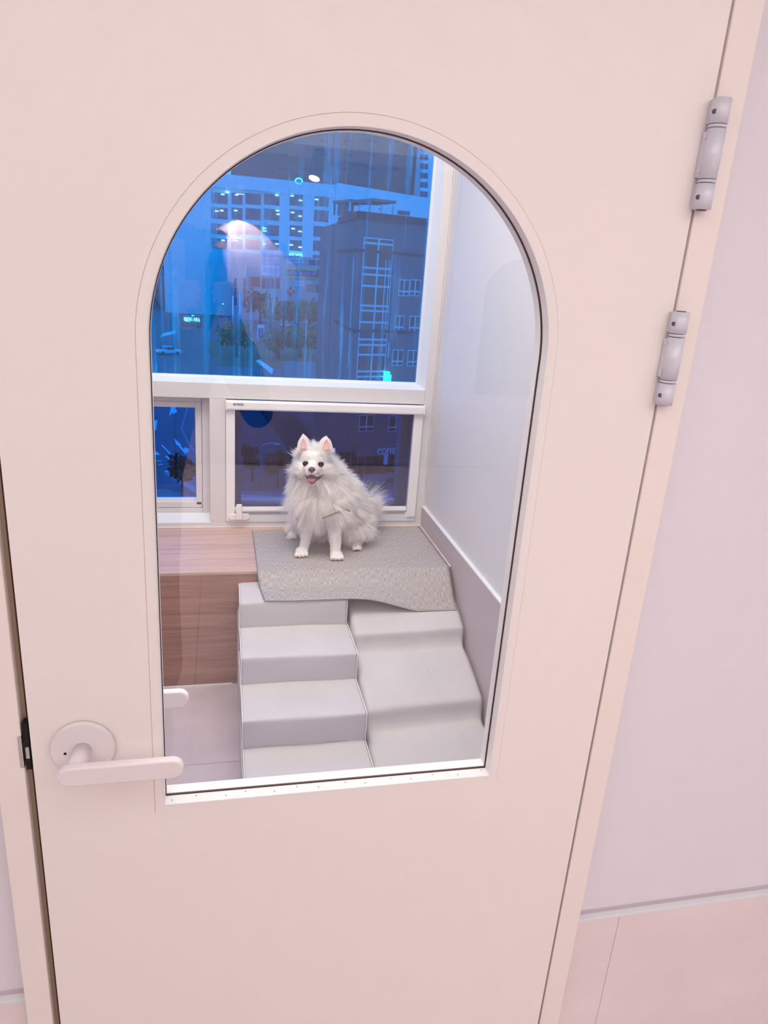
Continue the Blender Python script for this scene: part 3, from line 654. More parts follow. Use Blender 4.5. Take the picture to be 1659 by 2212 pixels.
# ---- fur: real strands rooted on the body
rng = np.random.default_rng(3)
bme.calc_loop_triangles(); V = np.array([v.co[:] for v in bme.vertices]); VN = np.array([v.normal[:] for v in bme.vertices]); T = np.array([t.vertices[:] for t in bme.loop_triangles])
A3 = V[T]; ar = np.linalg.norm(np.cross(A3[:, 1]-A3[:, 0], A3[:, 2]-A3[:, 0]), axis=1)
NS = 120000
ti = rng.choice(len(T), NS, p=ar/ar.sum()); b = rng.random((NS, 2)); sw = b.sum(1) > 1; b[sw] = 1-b[sw]
w3 = np.stack([1-b.sum(1), b[:, 0], b[:, 1]], 1)
P = (A3[ti]*w3[:, :, None]).sum(1); N = (VN[T[ti]]*w3[:, :, None]).sum(1); N /= np.linalg.norm(N, axis=1)[:, None]
hc = np.array(HC); ns = np.array(NOSE)
def sst(x, a, c): t = np.clip((x-a)/(c-a), 0, 1); return t*t*(3-2*t)
x, y, z = P.T
dn_ = np.linalg.norm((P-ns)*[1, .75, 1], axis=1)
isear = np.zeros(NS, bool); infront = np.zeros(NS, bool)
for tip, b0, b1, c in EARS:
    c_ = np.array(c); tp = np.array(tip); ax = tp-c_; t = ((P-c_)@ax)/(ax@ax); d = np.linalg.norm(P-c_-np.outer(t, ax), axis=1)
    e_ = (t > .12) & (t < 1.2) & (d < .03) & (z > .700); isear |= e_; infront |= e_ & (N[:, 1] < -.35) & (t < .85) & (d < .0095)
head = sst(z, .615, .645)
length = .040*np.ones(NS)
length = np.where(z > .62, .034, length)
faceL = .0045+.030*sst(dn_, .042, .092)
length = length*(1-head)+faceL*head
length = np.where(isear, .0045, length)
leg = (z < np.where(x > .54, .522, .500)) & (((np.abs(x-.496) < .024) & (y < 1.262)) | ((np.abs(x-.5835) < .026) & (y < 1.232)))
legf = np.where(leg, sst(z, .475, .520), 1.0)
length = np.where(leg, .0050+.022*legf, length)
length = np.where(~leg & (z < .53) & (y < 1.29) & (x < .62), .018+.02*sst(z, .47, .53), length)
paw = (z < .400); length = np.where(paw, .0016, length)
hind = (z < .43) & (y > 1.28) & ~((x > .60) & (y > 1.33)); length = np.where(hind & (z < .405), .006, length)
low = (z < .44) & (y > 1.26); length = np.where(low, .010+.02*sst(z, .405, .44), length)
length = np.where((x < .505) & (y > 1.32) & (z < .46), .008, length)
tail = (x > .695) & (y > 1.385); length = np.where(tail, .050, length)
rumpb = (x > .60) & ~paw & (y > 1.30); length = np.where(rumpb & ~tail & ~low, .034, length)
length = np.where(low & (x > .695), .026, length)
# keep strands off eyes, nose, mouth, inner ear
keep = ~infront
for e in EYE: keep &= np.linalg.norm((P-np.array(e))*[1, .6, 1], axis=1) > .0085
keep &= np.linalg.norm(P-np.array(N0), axis=1) > .0118
mc = np.array(at(676, 1034, y=1.168)); keep &= ~((np.abs(x-mc[0]) < .0235) & (np.abs(z-mc[2]) < .0095) & (y < 1.196))
keep &= ~((z < .3815))
# flow
away = P-(ns+np.array([0, .012, .004])); away /= np.linalg.norm(away, axis=1)[:, None]+1e-9
down = np.array([0, 0, -1.0]); back = np.array([.55, .45, -.55]); 
flow = np.where(head[:, None] > .5, away+np.array([0, .15, .12]), down+N*np.array([.5, .5, 0])*0.8)
flow = np.where((rumpb | ((x > .58) & (z > .46)))[:, None], back+0*P, flow)
flow = np.where(tail[:, None], np.array([.85, .0, .55])+rng.normal(0, .30, (NS, 3)), flow)
flow = np.where(isear[:, None], np.array([0, 0, 1.0]), flow)
flow = np.where((leg | paw)[:, None], np.array([0, 0, -1.0]), flow)
flow -= N*(flow*N).sum(1)[:, None]*.9
flow /= np.linalg.norm(flow, axis=1)[:, None]+1e-9
lift = np.where(leg | paw | isear, .22, np.where(head > .5, .30+.42*sst(dn_, .05, .10), .62))
def vnoise(Q, f, seed):
    r = np.random.default_rng(seed); out = np.zeros((len(Q), 3))
    for _ in range(6):
        k = r.normal(0, f, 3); ph = r.random(3)*6.28; out += np.sin((Q@k)[:, None]+ph)
    return out/2.4
lock = vnoise(P, 95, 5)*.30+vnoise(P, 260, 6)*.20
ruff = (head > .5) & (dn_ > .07) & ~isear
D = N*lift[:, None]+flow*(1-lift[:, None]*.6)+lock*np.where(leg | paw | isear, .25, .85)[:, None]+rng.normal(0, .11, (NS, 3))
D /= np.linalg.norm(D, axis=1)[:, None]
length = length*(.72+.5*rng.random(NS))*(1+.22*vnoise(P, 160, 9)[:, 0])
stray = rng.random(NS) < .025; length = np.where(stray & ~leg & ~paw & (dn_ > .06), length*1.35, length)
near = (np.linalg.norm(P-np.array(EARS[0][3]), axis=1) < .026) | (np.linalg.norm(P-np.array(EARS[1][3]), axis=1) < .026)
length = np.where(near & ~isear, np.minimum(length, .0085), length)
for e in EYE:
    dd = np.linalg.norm(P-np.array(e), axis=1); length = np.where(dd < .020, np.minimum(length, .0035), length)
length = np.where((dn_ < .045), np.minimum(length, .0045), length)
length = np.where((z > .60) & (z < .645) & (y < 1.215) & (np.abs(x-.497) < .02), np.minimum(length, .010), length)
P, N, D, L_, flow = P[keep], N[keep], D[keep], np.maximum(.002, length[keep]), flow[keep]
K = 5; n = len(P); pts = np.zeros((n, K, 3)); drop = np.where((L_ > .02), .35, .1)
for k in range(K):
    t = k/(K-1)
    pts[:, k] = P - N*.0008 + D*(L_*t)[:, None] + (flow*.42+np.array([0, 0, -.18])*drop[:, None])*((L_*t*t))[:, None]
pts[:, :, 2] = np.maximum(pts[:, :, 2], .3795)
from mathutils.kdtree import KDTree
gi = rng.choice(n, 6500, replace=False); kd = KDTree(len(gi))
for i_, j_ in enumerate(gi): kd.insert(P[j_], i_)
kd.balance(); near_g = gi[np.array([kd.find(p_)[1] for p_ in P])]
cw = np.clip((L_-.008)/.02, 0, 1)*.46
gpts = pts[near_g]
for k in range(1, K):
    t = k/(K-1); kk = (cw*t**1.3)[:, None]; pts[:, k] = pts[:, k]*(1-kk) + gpts[:, k]*kk
pts[:, :, 2] = np.maximum(pts[:, :, 2], .3795)
org = np.array(dog.location)
hcv = bpy.data.hair_curves.new('fur'); hcv.add_curves([K]*n)
hcv.attributes['position'].data.foreach_set('vector', pts.reshape(-1).astype(np.float32))
ra_ = hcv.attributes.get('radius') or hcv.attributes.new('radius', 'FLOAT', 'POINT')
prof_r = np.array([1, .95, .8, .5, .12]); rad = (np.where(L_ > .012, .00028, .00022)[:, None]*prof_r[None, :]).astype(np.float32); ra_.data.foreach_set('value', rad.reshape(-1))
hcv.materials.append(m_fur); fur = bpy.data.objects.new('fur', hcv); COL.objects.link(fur); fur.parent = dog; local(dog, fur); fur['kind'] = 'stuff'
fur['label'] = 'long fluffy white coat'

# ================================================================== HALL BEHIND THE VIEWER (seen in the door glass)
HB = -4.6
d2 = plate('door_2', [[(1.95, FZ+.008), (2.85, FZ+.008), (2.85, 1.98), (1.95, 1.98)], archx(2.50, -.30, 0, 1.22)], HB, HB+.03, m_door)
tag(d2, kind='structure')
plate('glass_pane', [archx(2.50, -.30, -.001, 1.22)[::-1]], HB+.012, HB+.014, mat('dim_glass', rgb(150, 156, 160), .2), d2)
cyl('handle_rose', (2.06, HB+.03, .62), (2.06, HB+.04, .62), .035, m_handle, d2, seg=32)
box('lever', (2.05, HB+.075, .61), (2.19, HB+.088, .636), m_handle, d2, bev=.004); cyl('handle_neck', (2.06, HB+.035, .622), (2.06, HB+.08, .622), .01, m_handle, d2, seg=16)
for k, x in enumerate((-1.2, -.2, .9)):   # flush wall panels
    pp = box('wall_panel', (x, HB, FZ+.02), (x+.97, HB+.012, 1.90), m_backwall, None, bev=.002); tag(pp, kind='structure')
sf = tag(box('trim_10', (-3.0, HB, 1.93), (3.2, HB+.55, 2.119), m_ceil), kind='structure')
# adjustable ceiling spots that wash the back wall
m_lamp = mat('lamp_face', (1, 1, 1, 1), emit=(1, .93, .86, 1), estr=14)
m_dkmet = mat('dark_grey_metal', rgb(52, 54, 62), .4, metal=.6)
def spot(x, y, z, top, aim, label, power, size=52):
    r = empty('spotlight', (x, y, top), label, 'ceiling light', None)
    local(r, cyl('stem', (x, y, top), (x, y, z), .010, m_dkmet, r, seg=12)); a = Vector((x, y, z)); d = (Vector(aim)-a).normalized()
    local(r, cyl('canister', a-d*.03, a+d*.16, .042, m_dkmet, r, seg=32)); local(r, cyl('lamp_lens', a+d*.1605, a+d*.164, .036, m_lamp, r, seg=32))
    l = bpy.data.lights.new('spot_beam', 'SPOT'); l.energy = power; l.spot_size = math.radians(size); l.spot_blend = .12; l.color = (1, .88, .84); l.shadow_soft_size = .02
    o = bpy.data.objects.new('spot_beam', l); COL.objects.link(o); o.parent = r; o.location = (a+d*.20)-r.location; o.rotation_euler = d.to_track_quat('-Z', 'Y').to_euler()
spot(.86, HB+.42, 1.90, 1.93, (.70, HB+.66, 1.25), 'dark grey cylindrical spotlight reflected in the top of the door glass', 10)
dl = empty('wall_light', (.37, HB+.012, 1.67), 'small white wall light throwing a bright scallop down the hall back wall', 'wall light')
local(dl, box('back_plate', (.345, HB+.012, 1.648), (.395, HB+.02, 1.70), m_white, dl, bev=.003)); local(dl, cyl('lamp_body', (.37, HB+.165, 1.645), (.37, HB+.165, 1.70), .030, m_white, dl, seg=32)); local(dl, cyl('lamp_arm', (.37, HB+.02, 1.675), (.37, HB+.14, 1.675), .008, m_white, dl, seg=12))
local(dl, cyl('lamp_lens', (.37, HB+.165, 1.6452), (.37, HB+.165, 1.6440), .024, m_lamp, dl, seg=32))
l = bpy.data.lights.new('wall_light_beam', 'SPOT'); l.energy = 95; l.spot_size = math.radians(92); l.spot_blend = .08; l.color = (1, .90, .92); l.shadow_soft_size = .008
o = bpy.data.objects.new('wall_light_beam', l); COL.objects.link(o); o.parent = dl; o.location = (0, .153, -.034)
# ================================================================== PERSON taking the picture (reflected in the glass)
pe = empty('person', (.12, -1.20, FZ), 'person in a long navy coat holding up a phone, reflected in the door glass', 'person')
bm = bmesh.new(); rs = 2
PX = .12
PL = -.030   # hips: the body leans over to bring the phone to the glass
bm_chain(bm, [(PL, -1.20, .58), (PL+.07, -1.17, .80), (PX+.005, -1.14, 1.00)], [.150, .128, .125], 7, 3)
bm_chain(bm, [(PL-.02, -1.20, .62), (PL-.03, -1.20, .30), (PL-.035, -1.20, .02)], [.155, .175, .185], 9, 3)   # long coat
for s_ in (-1, 1):
    bm_chain(bm, [(PX, -1.14, 1.01), (PX+s_*.15, -1.14, .985)], [.085, .062], 6, 3)
bm_chain(bm, [(PX+.01, -1.13, 1.03), (PX+.03, -1.10, 1.13)], [.055, .048], 5, 3)
for s_ in (-1, 1):
    hx = PL-.02+s_*.085
    bm_chain(bm, [(hx, -1.19, .60), (hx+s_*.015, -1.17, .18)], [.098, .062], 9, 3)
    bm_chain(bm, [(hx+s_*.015, -1.17, .18), (hx+s_*.01, -1.20, FZ+.09)], [.060, .040], 8, 3)
    bm_chain(bm, [(hx+s_*.01, -1.20, FZ+.043), (hx+s_*.02, -1.05, FZ+.036)], [.042, .034], 6, 3)
ARM = {-1: [(PX-.17, -1.14, .985), (PX-.20, -1.02, .86), (.158, -.905, 1.10)], 1: [(PX+.165, -1.14, .985), (PX+.215, -1.04, .85), (.262, -.905, 1.10)]}
for s_, p in ARM.items():
    bm_chain(bm, p, [.060, .043, .030], 9, 3)
def remesh(bm, vox, it=6):
    o = from_bm('t', bm, m_navy); r = o.modifiers.new('r', 'REMESH'); r.mode = 'VOXEL'; r.voxel_size = vox; s = o.modifiers.new('s', 'SMOOTH'); s.iterations = it
    me = bpy.data.meshes.new_from_object(o.evaluated_get(bpy.context.evaluated_depsgraph_get())); bpy.data.objects.remove(o); me.materials.clear(); return me
body_p = local(pe, link('clothing', remesh(bm, .011, 10), m_navy, pe, True))
# head, neck, hands: one skin surface each
bm = bmesh.new(); H = Vector((.138, -1.045, 1.195))
bm_ell(bm, H, (.075, .090, .095)); bm_ell(bm, H+Vector((0, .028, -.045)), (.055, .062, .058)); bm_ell(bm, H+Vector((0, .095, -.015)), (.012, .018, .020))
bm_chain(bm, [(.15, -1.09, 1.04), H+Vector((0, -.01, -.06))], [.046, .046], 6, 3)
for s_ in (-1, 1): bm_ell(bm, H+Vector((s_*.076, -.008, -.005)), (.010, .020, .028))
local(pe, link('head', remesh(bm, .0055, 5), m_skin, pe, True))
for s_ in (-1, 1):
    ey = local(pe, ell('eye', H+Vector((s_*.030, .079, .008)), (.012, .009, .008), m_white, pe)); local(pe, ell('iris', H+Vector((s_*.030, .0865, .008)), (.005, .003, .005), m_eye, ey))
local(pe, ell('mouth', H+Vector((0, .085, -.052)), (.021, .006, .006), mat('lips', rgb(176, 96, 92), .5), pe))
bm = bmesh.new(); bm_ell(bm, H+Vector((0, -.026, .022)), (.092, .094, .098)); 
for s_ in (-1, 1): bm_chain(bm, [H+Vector((s_*.070, -.03, .03)), H+Vector((s_*.088, -.02, -.08)), H+Vector((s_*.092, .01, -.20))], [.026, .032, .018], 8)
bm_chain(bm, [H+Vector((0, -.07, 0)), H+Vector((0, -.07, -.16))], [.075, .05], 6)
local(pe, link('hair', remesh(bm, .007, 4), m_hair, pe, True))
for s_, wx in ((-1, .158), (1, .262)):      # hands: palm, four curled fingers, thumb
    bm = bmesh.new(); pc = Vector((wx, -.892, 1.145)); bm_chain(bm, [(wx, -.905, 1.095), pc], [.026, .026], 5, 3); bm_ell(bm, pc, (.018, .028, .038))
    inn = -s_
    for k in range(4):
        z = 1.122+k*.0165; L0 = (.9, 1.0, .97, .8)[3-k]
        bm_chain(bm, [(wx+s_*.006, -.885, z), (wx+s_*.006, -.862, z+.004), (wx+inn*.018*L0, -.843, z+.006), (wx+inn*.036*L0, -.8415, z+.006)], [.0088, .0084, .0074, .0062], 6, 2)
    bm_chain(bm, [(wx+inn*.002, -.890, 1.125), (wx+inn*.016, -.868, 1.150), (wx+inn*.026, -.864, 1.178)], [.011, .0095, .0080], 6, 2)
    local(pe, link('hand', remesh(bm, .0032, 3), m_skin, pe, True))
ph = empty('phone', (.2095, -.852, 1.105), 'dark phone held upright behind the camera position, seen as a reflection', 'phone')
pb = plate('phone_body', [[(.1645+.012*(1-math.cos(a)) if q in (1, 2) else .2545-.012*(1-math.cos(a)), (1.291-.012*(1-math.sin(a)) if q in (0, 1) else 1.105+.012*(1-math.sin(a)))) for q, rng_ in ((0, range(0, 7)), (1, range(6, -1, -1)), (2, range(0, 7)), (3, range(6, -1, -1))) for a in [PI/2*k/6 for k in rng_]]], -.8585, -.8500, m_phone, ph)
local(ph, pb)
local(ph, cyl('camera_lens', (.2423, -.8502, 1.234), (.2423, -.8485, 1.234), .0075, mat('lens_glass', rgb(10, 12, 20), .05), ph, seg=32))

# ================================================================== CITY OUTSIDE
G = -20.0
def gp(px, py, dz=0): return at(px, py, z=G+dz)
m_asph = mat('asphalt', rgb(104, 108, 116), .85, noise=.15, nscale=.4)
m_pave = mat('pale_paving', rgb(150, 152, 156), .8, noise=.1, nscale=1.2)
m_paint = mat('white_road_paint', rgb(236, 240, 244), .6)
m_brick = mat('dark_grey_brick', rgb(112, 106, 116), .85, noise=.12, nscale=3, stretch=(1, 1, 5))
m_brick2 = mat('dark_brick_plinth', rgb(62, 58, 68), .85)
m_frame = mat('pale_window_frame', rgb(206, 212, 222), .5)
m_dkglass = mat('dark_window_glass', rgb(74, 60, 66), .2)
m_panel = mat('white_facade_panel', rgb(232, 236, 240), .6)
m_greyb = mat('grey_facade', rgb(108, 110, 118), .7)
m_slab = mat('dark_grey_tower_wall', rgb(96, 96, 104), .8)
m_win = mat('office_glass', rgb(66, 74, 90), .15)
m_leaf = mat('green_leaves', rgb(98, 118, 74), .8, noise=.35, nscale=2)
m_leafd = mat('dark_leaves', rgb(34, 44, 40), .85, noise=.3, nscale=2)
m_bark = mat('bark', rgb(62, 54, 50), .9)
m_white2 = mat('white_car_paint', rgb(226, 230, 236), .3)
m_tyre = mat('tyre', rgb(24, 24, 28), .8)
m_signw = mat('white_sign_panel', rgb(222, 226, 234), .5)
m_signy = mat('yellow_sign_border', rgb(222, 196, 96), .5)
m_signn = mat('navy_sign_panel', rgb(52, 62, 104), .5)
m_signr = mat('red_sign', rgb(196, 52, 66), .5)
m_inkblue = mat('blue_sign_ink', rgb(60, 84, 176), .5)
E_lamp = mat('office_lamp', (1, 1, 1, 1), emit=(.85, 1, .92, 1), estr=9)
E_white = mat('lit_letters', (1, 1, 1, 1), emit=(.9, 1, 1, 1), estr=5)
E_green = mat('green_light', (0, 1, .7, 1), emit=(.0, 1, .62, 1), estr=7)
E_cyan = mat('cyan_light', (0, .9, 1, 1), emit=(.05, .9, .85, 1), estr=3.2)
E_blue = mat('blue_tube_light', (.1, .1, 1, 1), emit=(.10, .12, 1, 1), estr=5)
E_red = mat('red_light', (1, .1, .2, 1), emit=(1, .04, .12, 1), estr=9)
tag(box('ground', (-260, 8, G-.5), (320, 900, G), m_asph), kind='structure')
X_ = Vector((1, 0, 0)); Z_ = Vector((0, 0, 1))

class Facade:
    """vertical wall plane through two photo columns; gives wall coordinates"""
    def __init__(s, A, B):
        s.A = Vector((A[0], A[1], 0)); s.X = (Vector((B[0], B[1], 0))-s.A); s.w = s.X.length; s.X.normalize(); s.N = s.X.cross(Z_)
    def hit(s, px, py):
        p = on_plane(px, py, s.A, s.N); return ((p-s.A).dot(s.X), p.z)
    def P(s, u, z, out=0): return s.A + s.X*u + Z_*z + s.N*out
    def slab(s, name, u0, u1, z0, z1, o0, o1, m, parent=None):
        bm = bmesh.new(); c = [s.P(u, z, o) for o in (o0, o1) for u, z in ((u0, z0), (u1, z0), (u1, z1), (u0, z1))]
        v = [bm.verts.new(p) for p in c]
        for f in ((3, 2, 1, 0), (4, 5, 6, 7), (0, 1, 5, 4), (1, 2, 6, 5), (2, 3, 7, 6), (3, 0, 4, 7)): bm.faces.new([v[i] for i in f])
        bmesh.ops.recalc_face_normals(bm, faces=bm.faces); return from_bm(name, bm, m, parent)
    def rect(s, px0, py0, px1, py1):
        a = s.hit(px0, py0); b = s.hit(px1, py1); return min(a[0], b[0]), max(a[0], b[0]), min(a[1], b[1]), max(a[1], b[1])
    def win(s, parent, px0, py0, px1, py1, nx=1, rows=None, glass=None, frame=None, fw=.09, name='window'):
        u0, u1, z0, z1 = s.rect(px0, py0, px1, py1); f = s.slab(name, u0, u1, z0, z1, -.05, .06, frame or m_frame, parent)
        zs = [z1-(z1-z0)*r for r in (rows or [0, 1])]
        for i in range(nx):
            for a, b in zip(zs, zs[1:]):
                ua = u0+(u1-u0)*i/nx; ub = u0+(u1-u0)*(i+1)/nx
                s.slab('pane', ua+fw, ub-fw, b+fw, a-fw, .055, .085, glass or m_dkglass, f)
        return f
def bld(name, label, foot, z0, z1, m, cat='building', group=None):
    c = Vector((sum(p[0] for p in foot)/len(foot), sum(p[1] for p in foot)/len(foot), z0))
    o = prism(name, foot, z0, z1, m); tag(o, label, cat, group); return o

# ---- dark brick building at the right
cx = at(768, 600, y=72); rt = at(945, 600, y=77); lt = at(727, 600, y=84)
zr = at(800, 470, y=72).z
foot = [(cx.x, cx.y), (rt.x+8, 77+.25), (rt.x+8, 100), (lt.x, 100), (lt.x, lt.y)]
bb = bld('brick_building', 'dark grey brick building at the right with a tall narrow stairwell window', foot, G, zr, m_brick)
fr_ = Facade((cx.x, cx.y), (rt.x+8, 77.25)); fl_ = Facade((lt.x, lt.y), (cx.x, cx.y))
rows = [512, 523, 574, 588, 612, 654, 665, 690, 728, 740, 762, 800, 812, 826]
fr_.win(bb, 786, 512, 829, 826, nx=2, rows=[(r-512)/(826-512) for r in rows], fw=.10, name='stairwell_window')
for a in ((862, 603, 882, 640), (886, 603, 906, 640), (853, 681, 871, 717), (885, 682, 906, 718), (848, 755, 869, 790), (881, 756, 903, 791), (776, 896, 806, 931), (840, 898, 870, 931)):
    fr_.win(bb, *a, nx=2, rows=[0, .72, 1], fw=.08)
for py in (547, 716):
    u = fr_.hit(850, py)[1]; fr_.slab('ledge', 0, fr_.w, u-.14, u+.14, 0, .16, m_brick2, bb); fl_.slab('ledge', 0, fl_.w, u-.14, u+.14, 0, .16, m_brick2, bb)
fr_.slab('parapet', 0, fr_.w, zr-.2, zr+.5, -.1, .15, m_brick2, bb); fl_.slab('parapet', 0, fl_.w, zr-.2, zr+.5, -.1, .15, m_brick2, bb)
for pa, pb in ((840, 845), (832, 838)):   # ladder-like drain
    a = fr_.rect(pa, 562, pa+1.2, 722); fr_.slab('drain_pipe', a[0], a[0]+.09, a[2], a[3], .02, .14, m_frame, bb)
a = fr_.rect(838, 740, 841, 772); fr_.slab('drain_pipe', a[0], a[0]+.09, a[2], a[3], .02, .14, m_frame, bb)
a = fl_.rect(766, 555, 767, 800); fl_.slab('drain_pipe', a[0], a[0]+.10, a[2], a[3], .02, .14, m_frame, bb)
# rooftop shelter
for k, (pa, pb) in enumerate(((755, 800), (800, 852))):
    a = fr_.hit(pa, 462); b = fr_.hit(pb, 462); fr_.slab('roof_canopy', a[0], b[0], zr+1.2+.3*k, zr+1.45+.3*k, -4, .2, m_greyb, bb)
for pa in (757, 778, 800, 826, 850):
    a = fr_.hit(pa, 462); fr_.slab('canopy_post', a[0], a[0]+.12, zr+.4, zr+1.3, -.4, -.2, m_frame, bb)
# shop front at street level
a = fr_.rect(767, 961, 872, 976); fr_.slab('shop_canopy', a[0], a[1]+2, a[2], a[3], 0, .9, m_greyb, bb)
a = fr_.rect(730, 976, 880, 1010); fr_.slab('shop_front', a[0], a[1]+3, G, a[3]-.05, 0, .10, mat('dark_shop_glass', rgb(26, 22, 30), .3), bb)
for px in (742, 756, 770, 786, 802, 818, 848, 862):
    a = fr_.hit(px, 990); fr_.slab('shop_mullion', a[0], a[0]+.10, G, fr_.hit(px, 977)[1], .08, .18, m_greyb, bb)
a0 = fr_.rect(807, 965, 850, 975); text('sign_lettering', 'COFFEE', fr_.P(a0[0], a0[2], .95), fr_.X, Z_, a0[3]-a0[2], m_paint, bb, width=a0[1]-a0[0], ext=.08)
a0 = fr_.rect(820, 977, 826.5, 998); fr_.slab('hanging_sign', a0[0], a0[1], a0[2], a0[3], .95, 1.1, m_signw, bb)
a = fr_.rect(827, 801, 834, 825); fr_.slab('lit_sign', a[0], a[1], a[2], a[3], .2, .7, E_cyan, bb); fr_.slab('lit_sign', a[0]+.3, a[0]+.6, a[2]+.1, a[3]-.3, .7, .8, E_green, bb)

# ---- white block with ladder windows behind the brick building
Yt = 125
def at2(px, py): return at(px, py, y=Yt)
a = at2(848, 470); b = at2(912, 470)
wt = bld('white_block', 'white apartment block with a column of dark windows above the brick roof', [(a.x, Yt), (b.x, Yt), (b.x, Yt+14), (a.x, Yt+14)], G, at2(880, 446).z, m_panel)
fw_ = Facade((a.x, Yt), (b.x, Yt))
for (p0, q0_, p1, q1_) in ((857, 482, 881, 496), (857, 516, 881, 530), (858, 546, 882, 560), (859, 454, 885, 466), (888, 482, 908, 496), (888, 516, 908, 530), (888, 546, 908, 560)):
    fw_.win(wt, p0, q0_, p1, q1_, nx=2, glass=m_win, frame=m_greyb, fw=.06)
# ---- long pale office building behind: bright parapet, dark strips with lamps
Yo = 296
def ao(px, py): return at(px, py, y=Yo)
a = ao(352, 500); b = ao(722, 500); b2 = at(960, 500, y=Yo+30)
zt0 = ao(620, 393).z
of = bld('office_building', 'long pale office building with lit ceiling lamps behind its window bays', [(a.x, Yo), (b.x, Yo), (b.x, Yo+18), (a.x, Yo+18)], G, zt0, m_panel)
fo = Facade((a.x, Yo), (b.x, Yo))
m_rec = mat('blue_grey_office_interior', rgb(92, 104, 126), .6)
bays = [(456, 492), (500, 524), (530, 564), (570, 604), (626, 654), (674, 709)]
flo = [(417, 444), (449, 477), (484, 510), (516, 541), (547, 563)]
lampset = {(0, 0): [(481, 420), (491, 415), (511, 421)], (1, 0): [], (3, 0): [(598, 422), (608, 419)], (4, 0): [(631, 423), (649, 433)], (5, 0): [(684, 431)],
           (0, 1): [(468, 456), (479, 455)], (1, 1): [(509, 455)], (3, 1): [(599, 455), (601, 463)], (4, 1): [(632, 459), (648, 467)],
           (3, 2): [(571, 493), (572, 499)], (4, 2): [(633, 494), (648, 500)], (3, 3): [(571, 527), (598, 527)], (4, 3): [(629, 529), (648, 534)], (0, 3): [(482, 519)], (1, 3): [(510, 520)]}
for bi, (p0, p1) in enumerate(bays):
    for fi, (q0_, q1_) in enumerate(flo):
        if p0 < 560 and fi > 3: continue
        d_ = .0715*((p0+p1)/2-560)*.35
        wdw = fo.win(of, p0, q0_+d_, p1, q1_+d_, nx=3 if p1-p0 > 26 else 2, glass=m_rec, frame=m_greyb, fw=.20)
        for (lx, ly) in lampset.get((bi, fi), []):
            lu, lz = fo.hit(lx, ly); fo.slab('ceiling_lamp', lu-.62, lu+.62, lz-.17, lz+.17, .12, .3, E_lamp, wdw)
for px0, px1 in ((604, 620), (655, 672), (711, 720)):   # bright fins
    a_ = fo.rect(px0, 425, px1, 640); fo.slab('fin', a_[0], a_[1], G, zt0, 0, .8, m_panel, of)
fo.slab('cornice', 0, fo.w, zt0-4.0, zt0+.5, 0, 1.2, m_panel, of)
# right wing with the bright band
a = ao(722, 500); wing = bld('office_wing', 'bright pale office wing behind the brick building under the dark tower', [(b.x+.3, Yo-.5), (b2.x, Yo+30), (b2.x, Yo+44), (b.x+.3, Yo+18)], G, at(800, 408, y=Yo+10).z, m_panel)
fwg = Facade((b.x+.3, Yo-.5), (b2.x, Yo+30))
for (p0, q0_, p1, q1_) in ((722, 436, 763, 470), (818, 450, 850, 459), (725, 478, 760, 500), (725, 508, 760, 534), (725, 540, 760, 566)): fwg.win(wing, p0, q0_, p1, q1_, nx=3, glass=m_win, frame=m_greyb, fw=.08)
lu, lz = fwg.hit(726, 557); fwg.slab('red_lamp', lu-.4, lu+.4, lz-.4, lz+.4, .2, .6, E_red, wing)
# tall dark tower behind everything
Ys = 380
a = at(500, 330, y=Ys); b = at(915, 330, y=Ys)
tw = bld('dark_tower', 'tall dark grey tower rising behind the office roofs', [(a.x, Ys), (b.x, Ys), (b.x, Ys+25), (a.x, Ys+25)], G, at(700, 230, y=Ys).z, m_slab)
ft = Facade((a.x, Ys), (b.x, Ys))
for py in (300, 330, 360): 
    for px in (600, 640, 690, 740, 790, 840, 880): ft.win(tw, px, py, px+22, py+9, nx=2, glass=m_win, frame=m_slab, fw=.12)
a = at(915, 330, y=362); b = at(975, 330, y=362)
gt = bld('glazed_tower', 'pale tower with a grid of windows at the top right edge of the pane', [(a.x, 362), (b.x, 362), (b.x, 375), (a.x, 375)], G, at(930, 240, y=362).z, m_panel); fg = Facade((a.x, 362), (b.x, 362))
for i in range(7): fg.win(gt, 905+2, 292+i*20, 925, 307+i*20, nx=2, glass=m_win, frame=m_frame, fw=.12)
a = at(250, 400, y=320); b = at(470, 400, y=320)
lt2 = bld('grey_apartment', 'grey apartment slab at the far left behind the road', [(a.x, 320), (b.x, 320), (b.x, 345), (a.x, 345)], G, at(400, 380, y=320).z, m_slab); fl2 = Facade((a.x, 320), (b.x, 320))
for i in range(5):
    for j in range(5): fl2.win(lt2, 335+j*26, 470+i*36, 352+j*26, 490+i*36, nx=2, glass=m_win, frame=m_greyb, fw=.12)
text('sign_lettering', '스포츠타워', fl2.P(fl2.hit(366, 606)[0], fl2.hit(366, 606)[1], .2), fl2.X, Z_, 1.0, m_paint, lt2, width=fl2.hit(415, 606)[0]-fl2.hit(366, 606)[0], ext=.1)

